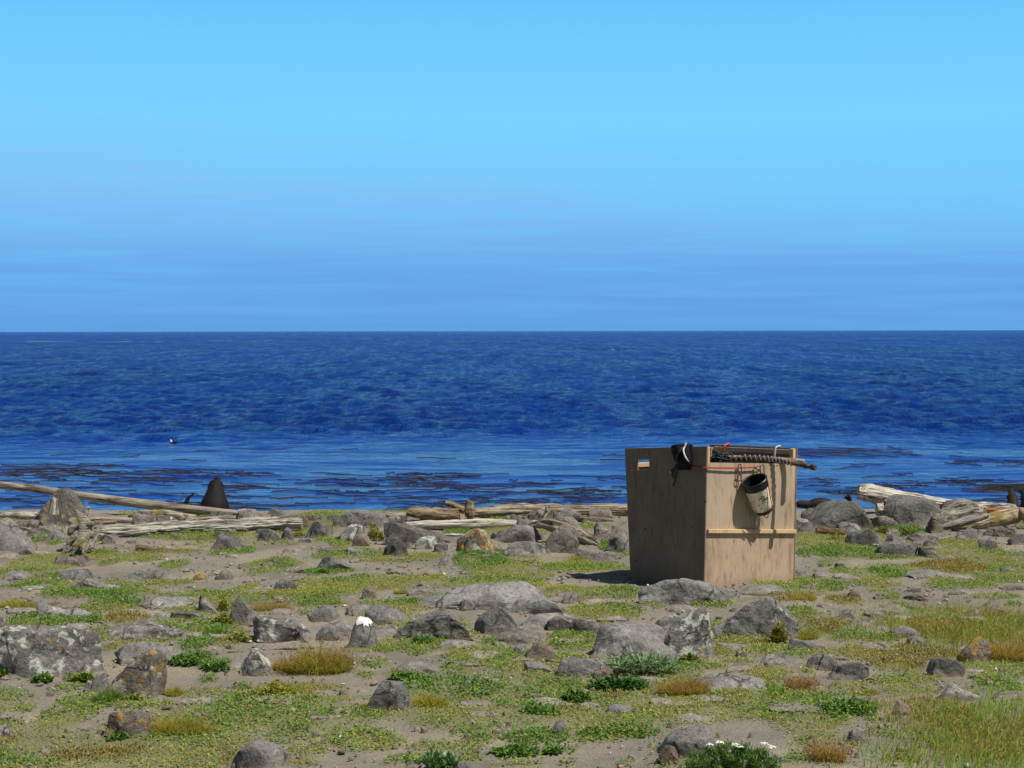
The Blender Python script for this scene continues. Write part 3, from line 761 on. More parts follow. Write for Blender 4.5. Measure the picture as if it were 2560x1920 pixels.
# things on the hide -------------------------------------------------
def wallp(Q, N, z, x, y, out):
    """point on the sight line through a photo pixel, out metres in front of a wall"""
    d = ray(*zp(z, x, y)); return CAM + d * ((Q[0] - N * out - CAM).dot(N) / d.dot(N))
def Bp(x, y, Y): return unproj(*zp('B', x, y), Y)
# two poles laid across the open top, sticking out over the front right corner
pp = [Bp(985, 236, 17.42), Bp(1300, 240, 17.39), Bp(1600, 250, 17.36), Bp(1850, 266, 17.32), Bp(2012, 283, 17.22)]
V, F = tube(pp, [.028, .030, .031, .034, .034], 40, 14)
V = V + .004 * fbm(V * (9, 9, 9), 3, 3)[:, None]
pole = mk('wooden_pole', V, F, M_WMOSS, smooth=True, sharp=50)
tag(pole, 'stout bare wooden pole lying across the open top of the plywood hide', 'pole')
p2 = [Bp(1000, 262, 17.34), Bp(1300, 232, 17.30), Bp(1560, 236, 17.27), Bp(1760, 262, 17.22), Bp(1950, 305, 17.12), Bp(2122, 338, 16.98)]
stick = empty('bound_stick', p2[-1], 'thin stick wrapped in grey cord, its taped end poking past the hide', 'stick')
V, F = tube(p2, [.020, .021, .021, .022, .022, .020], 40, 12); mk('shaft', V, F, M_WBROWN, parent=stick, sharp=50)
S2 = spline(p2, 200)
def coil(S, t0, t1, turns, r, rc):
    n = int(turns * 12); t = np.linspace(t0, t1, n); i = (t * (len(S) - 1)); k = np.clip(i.astype(int), 0, len(S) - 2); C = S[k] + (S[k + 1] - S[k]) * (i - k)[:, None]
    T = S[-1] - S[0]; _, N, Bv = frame_of(T); a = np.linspace(0, turns * 2 * np.pi, n)
    rr = r * (1 + .15 * np.sin(a * .37))
    return tube(C + rr[:, None] * (np.cos(a)[:, None] * N + np.sin(a)[:, None] * Bv) if np.ndim(rr) else C, rc, n, 6)
V, F = coil(S2, .12, .72, 15, .025, .0075); mk('cord_wrap', V, F, M_ROPE, parent=stick)
V, F = tube(S2[188:199], [.030, .031, .029], 8, 12); mk('tape', V, F, M_TAPE, parent=stick)
V, F = tube(S2[170:180], [.026, .027, .026], 8, 12); mk('tape', V, F, M_TAPE, parent=stick)
# tangle of dark line at the left end of the poles
mb = MB(); tr = np.random.default_rng(5)
for k in range(9):
    a = np.array([Bp(tr.uniform(985, 1230), tr.uniform(165, 275), 17.25 + tr.uniform(-.08, .1)) for _ in range(4)])
    mb.add(*tube(a, tr.uniform(.005, .011), 18, 6))
tag(mb.build('rope_tangle', M_TAPE), 'tangle of dark line and clips round the left end of the poles', 'rope')
# orange strap and pale hook hooked over the far side wall
def strap(name, Q, N, x, y0, y1, w, mat, label, cat, lean=0):
    u, v1 = uv_of(Q, *zp('B', x, y1)); ul, _ = uv_of(Q, *zp('B', x + lean, y1))
    pts = [bil(*Q, u, -.0) + N * -.012 + np.array([0, 0, -.10]), bil(*Q, u, 0) - N * .012 + np.array([0, 0, .006]), bil(*Q, u, 0) + N * .02 + np.array([0, 0, .010]),
           bil(*Q, u, 0) + N * (TH + .045) + np.array([0, 0, -.01]), bil(*Q, ul, v1) + N * (TH + .05)]
    V, F = tube(pts, w, 30, 8, flat=.7); return tag(mk(name, V, F, mat), label, cat)
strap('orange_strap', QR, NR_, 1195, 90, 170, .012, M_ORANGE, 'orange strap hooked over the top edge of the shaded far wall', 'strap', -12)
strap('pale_hook', QR, NR_, 1735, 105, 232, .011, M_WHITE, 'pale curved hook hanging over the far wall near the right corner', 'hook', -10)
# red cord stretched along the front
cpts = [wallp(QL, NL, 'B', 800, 320, .02), wallp(QL, NL, 'B', 925, 332, .014), wallp(QF, NF, 'B', 940, 337, .016), wallp(QF, NF, 'B', 1200, 341, .022), wallp(QF, NF, 'B', 1330, 338, .024), wallp(QF, NF, 'B', 1470, 334, .022), wallp(QF, NF, 'B', 1492, 336, .02)]
mb = MB()
for a, b in zip(cpts[:-1], cpts[1:]): mb.add(*tube([a, b], .0075 if b is not cpts[-1] else .012, 4, 8))
tag(mb.build('red_cord', M_RED), 'taut red cord stretched from the black bag across the sunlit front', 'cord')
def link(name, px, py, w, h, label, tilt=0, out=.03):
    c = wallp(QF, NF, 'B', px, py, out); T = QF[1] - QF[0]; T = T / np.linalg.norm(T); Z = np.array([0, 0, 1.0])
    a = np.linspace(0, 2 * np.pi, 25)
    ca, sa = np.sign(np.cos(a)) * np.abs(np.cos(a)) ** .6, np.sign(np.sin(a)) * np.abs(np.sin(a)) ** .6
    X = w * ca; Y = h * sa; X, Y = X * math.cos(tilt) - Y * math.sin(tilt), X * math.sin(tilt) + Y * math.cos(tilt)
    V, F = tube(c + X[:, None] * T + Y[:, None] * Z, .0055, 50, 6, cap=False)
    return tag(mk(name, V, F, M_STEEL), label, 'carabiner')
link('carabiner', 1317, 356, .022, .055, 'steel carabiner on the red cord above the left side of the bucket', .1)
link('carabiner', 1555, 362, .026, .055, 'open steel carabiner above the right side of the bucket rim', .15)
link('carabiner', 1510, 338, .036, .016, 'steel carabiner lying level at the knotted end of the red cord', .15)

# perforated cream bucket hanging tilted
rim = wallp(QF, NF, 'B', 1468, 472, .135); bot = wallp(QF, NF, 'B', 1583, 815, .13)
ax = bot - rim; LEN = np.linalg.norm(ax); ax /= LEN
tocam = CAM - rim; tocam -= ax * tocam.dot(ax); tocam /= np.linalg.norm(tocam)
side = np.cross(ax, tocam)
# tip the mouth a little towards the camera
bucket = empty('bucket', rim, 'cream speckled bucket with a black rim and base, hanging tilted on the hide front', 'bucket')
vw = (CAM - rim) / np.linalg.norm(CAM - rim); tip = math.radians(31)
ap = (bot - rim) - vw * (bot - rim).dot(vw); LEN = np.linalg.norm(ap) / math.cos(tip); ap /= np.linalg.norm(ap)
axis_b = ap * math.cos(tip) - vw * math.sin(tip); e1 = np.cross(axis_b, vw); e1 /= np.linalg.norm(e1); side = e1; tocam = np.cross(e1, axis_b); tocam *= np.sign(tocam.dot(vw))
axis_b /= np.linalg.norm(axis_b); e1 = side; e2 = np.cross(axis_b, e1)
def lathe(prof, mat, name, n=40, squash=1.0):
    V = []; F = []; a = np.linspace(0, 2 * np.pi, n, endpoint=False)
    for h, r in prof:
        V.append(rim + axis_b * h + r * (np.cos(a)[:, None] * e1 + .84 * np.sin(a)[:, None] * e2))
    m = len(prof); V = np.concatenate(V)
    for i in range(m - 1):
        for j in range(n): F.append((i * n + j, i * n + (j + 1) % n, (i + 1) * n + (j + 1) % n, (i + 1) * n + j))
    return mk(name, V, F, mat, parent=bucket, smooth=True, sharp=40)
RR = .127
lathe([(.0, RR), (-.004, RR - .004), (0, RR - .011), (.10, RR - .013), (LEN - .02, .090), (LEN - .02, .001)], M_BLACK, 'inner_liner')
lathe([(.002, RR + .002), (-.006, RR + .004), (-.002, RR + .009), (.018, RR + .009), (.022, RR + .004), (.085, RR + .003), (.088, RR - .006)], M_BLACK, 'rim_band')
def mat_bucket():
    m = NT('speckled_cream_plastic').set(.55, .3)
    v = m.coords(); vo = m.new('ShaderNodeTexVoronoi'); vo.inputs['Scale'].default_value = 30; vo.inputs['Randomness'].default_value = .7; m.link(v, vo.inputs['Vector'])
    d = m.ramp(vo.outputs['Distance'], [(.17, 1), (.26, 0)])
    n = m.noise(v, 9, 5, .65); c = m.mix(m.ramp(n, [(.45, 0), (.7, .55)]), (.88, .83, .64), (.55, .42, .22))
    m.base(m.mix(d, c, (.02, .018, .015))); m.bump(n, .15, .004); return m.m
lathe([(.083, RR - .004), (.090, RR - .004), (.12, RR - .006), (LEN * .72, .108), (LEN * .82, .105), (LEN * .86, .096)], mat_bucket(), 'body')
lathe([(LEN * .855, .094), (LEN * .9, .088), (LEN * .96, .078), (LEN, .066), (LEN + .006, .001)], M_BLACK, 'base_cap')
# black squiggled marks on the body
def on_body(t, ang, out=.002):
    r = np.interp(t, [.09, .12, LEN * .72, LEN * .82], [RR - .004, RR - .006, .108, .105]) + out
    return rim + axis_b * t + r * (math.cos(ang) * e1 + math.sin(ang) * e2)
ca = math.atan2((CAM - rim).dot(e2), (CAM - rim).dot(e1))
sgn = 1 if (math.cos(ca + .3) * e1 + math.sin(ca + .3) * e2)[0] > (math.cos(ca) * e1 + math.sin(ca) * e2)[0] else -1
mb = MB()
for row, t0 in ((0, .148), (1, .178), (2, .196)):
    t = np.linspace(0, 1, 9)
    pts = [on_body(t0 + .012 * math.sin(k * 9 + row) , ca + sgn * (-.05 + .52 * k + .12 * row)) for k in t]
    mb.add(*tube(pts, .0042, 24, 6))
mb.build('painted_mark', M_BLACK, parent=bucket)
# cords of the bucket
def cordp(pts, r, mat, name): 
    V, F = tube(pts, r, 26, 6); mk(name, V, F, mat, parent=bucket)
topL = wallp(QF, NF, 'B', 1322, 392, .04); topR = wallp(QF, NF, 'B', 1560, 395, .05)
rl = rim - e1 * RR * (1 if e1[0] > 0 else -1); rr_ = rim + e1 * RR * (1 if e1[0] > 0 else -1)
cordp([topL, rl + axis_b * .02, rl + axis_b * .07 - tocam * .0], .006, M_RED, 'hanging_cord')
cordp([topR, rr_ + axis_b * .01 + tocam * .03, on_body(LEN * .5, ca + sgn * .95, .010), on_body(LEN * .8, ca + sgn * .8, .010), rim + axis_b * LEN * .93 + tocam * .09], .0055, M_RED, 'hanging_cord')
cordp([rl + axis_b * .06, wallp(QF, NF, 'B', 1395, 690, .10), wallp(QF, NF, 'B', 1465, 800, .09), wallp(QF, NF, 'B', 1525, 850, .08), rim + axis_b * LEN * .98], .005, M_ROPE, 'side_cord')
cordp([wallp(QF, NF, 'B', 1525, 850, .08), wallp(QF, NF, 'B', 1502, 885, .075), wallp(QF, NF, 'B', 1492, 945, .07)], .0085, M_WHITE, 'cord_end')
c0 = wallp(QF, NF, 'B', 1600, 835, .10)
a = np.linspace(0, 2 * np.pi, 21)
V, F = tube(c0 + np.column_stack([.018 * np.cos(a), 0 * a, .036 * np.sin(a)]), .005, 40, 6, cap=False); mk('clip', V, F, M_STEEL, parent=bucket)
tag(link('carabiner', 1312, 440, .030, .035, 'dark square buckle beside the left edge of the bucket mouth'), cat='buckle')

# black bag slung over the top of the side wall
def bag():
    nu, nv = 26, 40
    Wl = np.array([zp('B', x, y) for x, y in ((597, 118), (600, 170), (622, 250), (655, 300), (668, 352))])
    V = []
    for j in range(nv):
        t = j / (nv - 1)
        for i in range(nu):
            s = i / (nu - 1)
            # left and right outline of the hanging front
            xl = np.interp(t, [0, .2, .5, .75, 1], [592, 596, 618, 655, 668]); xr = np.interp(t, [0, .3, .6, 1], [775, 790, 797, 796])
            x = xl + (xr - xl) * s; y = np.interp(t, [0, 1], [112 - 6 * math.sin(math.pi * s), 356 - 3 * s])
            fold = .5 + .5 * math.sin(s * 7.5 + t * 3.0)
            out = .014 + .075 * math.sin(math.pi * min(1, t * .9 + .08)) ** .7 * math.sin(math.pi * (s * .96 + .02)) ** .6 + .022 * fold * math.sin(math.pi * s)
            V.append(wallp(QL, NL, 'B', x, y, out))
    V = np.array(V).reshape(nv, nu, 3)
    # over the top and down the inside
    back = []
    for k, (o_, dz) in enumerate(((.03, .008), (-.02, .012), (-.05, -.02), (-.07, -.12), (-.06, -.25))):
        back.append(V[0] * (1) + np.array([0, 0, dz]) + NL * (.03 - o_))
    G = np.concatenate([np.array(back[::-1]), V]); m = len(G)
    inner = G + np.array([0, 0, 0]); 
    Fq = [(j * nu + i, (j + 1) * nu + i, (j + 1) * nu + i + 1, j * nu + i + 1) for j in range(m - 1) for i in range(nu - 1)]
    return G.reshape(-1, 3), Fq, V
BV, BF, BG = bag()
bagr = empty('dry_bag', BG[0, 13], 'limp black bag slung over the top edge of the shaded side wall', 'bag')
bo = mk('bag_body', BV, BF, M_CLOTH, parent=bagr); so = bo.modifiers.new('solid', 'SOLIDIFY'); so.thickness = .012; so.offset = 0
V, F = tube([BG[0, 21] + np.array([0, 0, .035]), BG[1, 20] - NL * .012, BG[5, 18] - NL * .016, BG[12, 18] - NL * .02, BG[20, 20] - NL * .02, BG[26, 23] - NL * .014], .009, 40, 8); mk('piping', V, F, M_WHITE, parent=bagr)
V, F = tube([BG[2, 17] - NL * .02, BG[10, 12] - NL * .025, BG[20, 6] - NL * .02, BG[27, 4] - NL * .014], .012, 30, 8); mk('shoulder_strap', V, F, M_TAPE, parent=bagr)
mb = MB()
for pts in ([(640, 300), (615, 350), (580, 375), (578, 400)], [(640, 320), (600, 400), (605, 440), (635, 430), (630, 390)], [(632, 430), (628, 480), (605, 530)], [(650, 330), (640, 400), (634, 440)]):
    mb.add(*tube([wallp(QL, NL, 'B', x, y, .018) for x, y in pts], .0065, 20, 6))
mb.build('loose_cord', M_TAPE, parent=bagr)
V, F = tube([wallp(QL, NL, 'B', 578, 372, .022), wallp(QL, NL, 'B', 580, 398, .022)], .009, 6, 8); mk('toggle', V, F, M_WHITE, parent=bagr)
V, F = tube([wallp(QL, NL, 'B', 600, 425, .022), wallp(QL, NL, 'B', 608, 440, .022)], .007, 6, 8); mk('toggle', V, F, M_STEEL, parent=bagr)

# ------------------------------------------------------------------ rocks, one object each
def rock_mesh(seed, w, dep, h, bury, prof, n, cuts, rough, sub):
    D, F = ico(sub)
    rr = np.random.default_rng(seed)
    # a many-sided block: soft minimum over random planes; few cuts = smooth water-worn stone
    N6 = np.array([(1, 0, 0), (-1, 0, 0), (0, 1, 0), (0, -1, 0), (0, 0, 1), (0, 0, -1)], float) + rr.normal(0, .16, (6, 3))
    N6 /= np.linalg.norm(N6, axis=1)[:, None]; O6 = rr.uniform(.66, .90, 6)
    k = 3 + cuts // 2 if cuts > 3 else 2 + cuts
    NR = rr.normal(size=(k, 3)); NR[:, 2] = np.abs(NR[:, 2]) * .8; NR /= np.linalg.norm(NR, axis=1)[:, None]
    OR = rr.uniform(.62, .98, k)
    NN = np.vstack([N6, NR]); OO = np.concatenate([O6, OR])
    Dw = D + .10 * np.stack([fbm(D * 1.4 + seed, 2, seed), fbm(D * 1.4 + seed, 2, seed + 1), fbm(D * 1.4 + seed, 2, seed + 2)], -1)
    pw = {1: 4, 2: 7, 3: 9}.get(cuts, 13 + 2.2 * cuts + 3 * max(0, n - 2.6))
    P = D * ((np.maximum(Dw @ NN.T, 0) / OO) ** pw).sum(1)[:, None] ** (-1.0 / pw)
    P = P * (1 + .05 * fbm(P * 2.2 + seed, 3, seed))[:, None]
    P[:, 0] = (P[:, 0] - P[:, 0].min()) / np.ptp(P[:, 0]) * 2 - 1
    P[:, 1] = (P[:, 1] - P[:, 1].min()) / np.ptp(P[:, 1]) * 2 - 1
    if prof is not None:
        u = (P[:, 0] + 1) / 2 + .05 * fbm(P * 3 + 9, 2, seed)
        xs = np.linspace(0, 1, len(prof)); pf = np.interp(u, xs, prof)
        pf = .7 * pf + .3 * np.interp(np.clip(u - .03, 0, 1), xs, prof)
        up = P[:, 2] > 0
        P[up, 2] *= np.clip(pf[up], .04, None)
    P[:, 2] /= P[:, 2].max()
    S = np.array([w / 2, dep / 2, h])
    low = P[:, 2] < 0
    V = P * S
    V[low, 2] = P[low, 2] * bury
    size = (w + h + dep) / 3
    nrm = D / S; nrm /= np.linalg.norm(nrm, axis=1)[:, None]
    k = 2.2 / size
    a = np.minimum(size, .5) * rough * .62
    V = V + nrm * (a * fbm(V * k * 1.6 + seed, 5, seed + 3, .6) + .35 * a * (np.abs(fbm(V * k * 4 + 5, 3, seed + 8)) - .3))[:, None]
    return V, F
_rock_n = [0]
def rock(z, x0, y0, x1, y1, label, prof=None, n=2.6, d=.75, cuts=6, rough=.14, b=1.0, o=.15, w=.15, br=0.0, cat='rock', group=None, name='rock', seed=None, mat=None, Y=None):
    _rock_n[0] += 1
    sd_ = seed if seed is not None else 100 + _rock_n[0] * 7
    ax, ay = zp(z, x0, y0); bx, by = zp(z, x1, y1)
    cx = (ax + bx) / 2
    f0 = at(cx, by); Yf = f0[1] if Y is None else Y
    wid = (bx - ax) * Yf / FPX; dep = d * wid
    Yc = Yf + dep * .5; Yt = Yf + dep * (.72 if cuts <= 3 or d >= .65 and (y1 - y0) < .33 * (x1 - x0) else .55)
    wid = (bx - ax) * Yc / FPX; 
    top = unproj(cx, ay, Yt); g = float(gz(top[0], Yc)); top[0] = unproj(cx, by, Yc)[0]
    h = top[2] - g
    if h < .035: h = .035
    base = np.array([top[0], Yc, g])
    px_w = (bx - ax) / 2.5
    sub = 3 if px_w < 22 else (4 if px_w < 70 else 5)
    V, F = rock_mesh(sd_, wid, dep, h, max(.12 * h, .04), prof, n, cuts, rough, sub)
    ob = mk(name, V + base, F, mat or M_ROCK, origin=base, smooth=True, sharp=27)
    ob.color = (b, o, w, 1 - br)
    tag(ob, label, cat, group)
    return ob
G1, G2 = 'rocks strewn over the shore', 'flat slabs sunk in the sand'
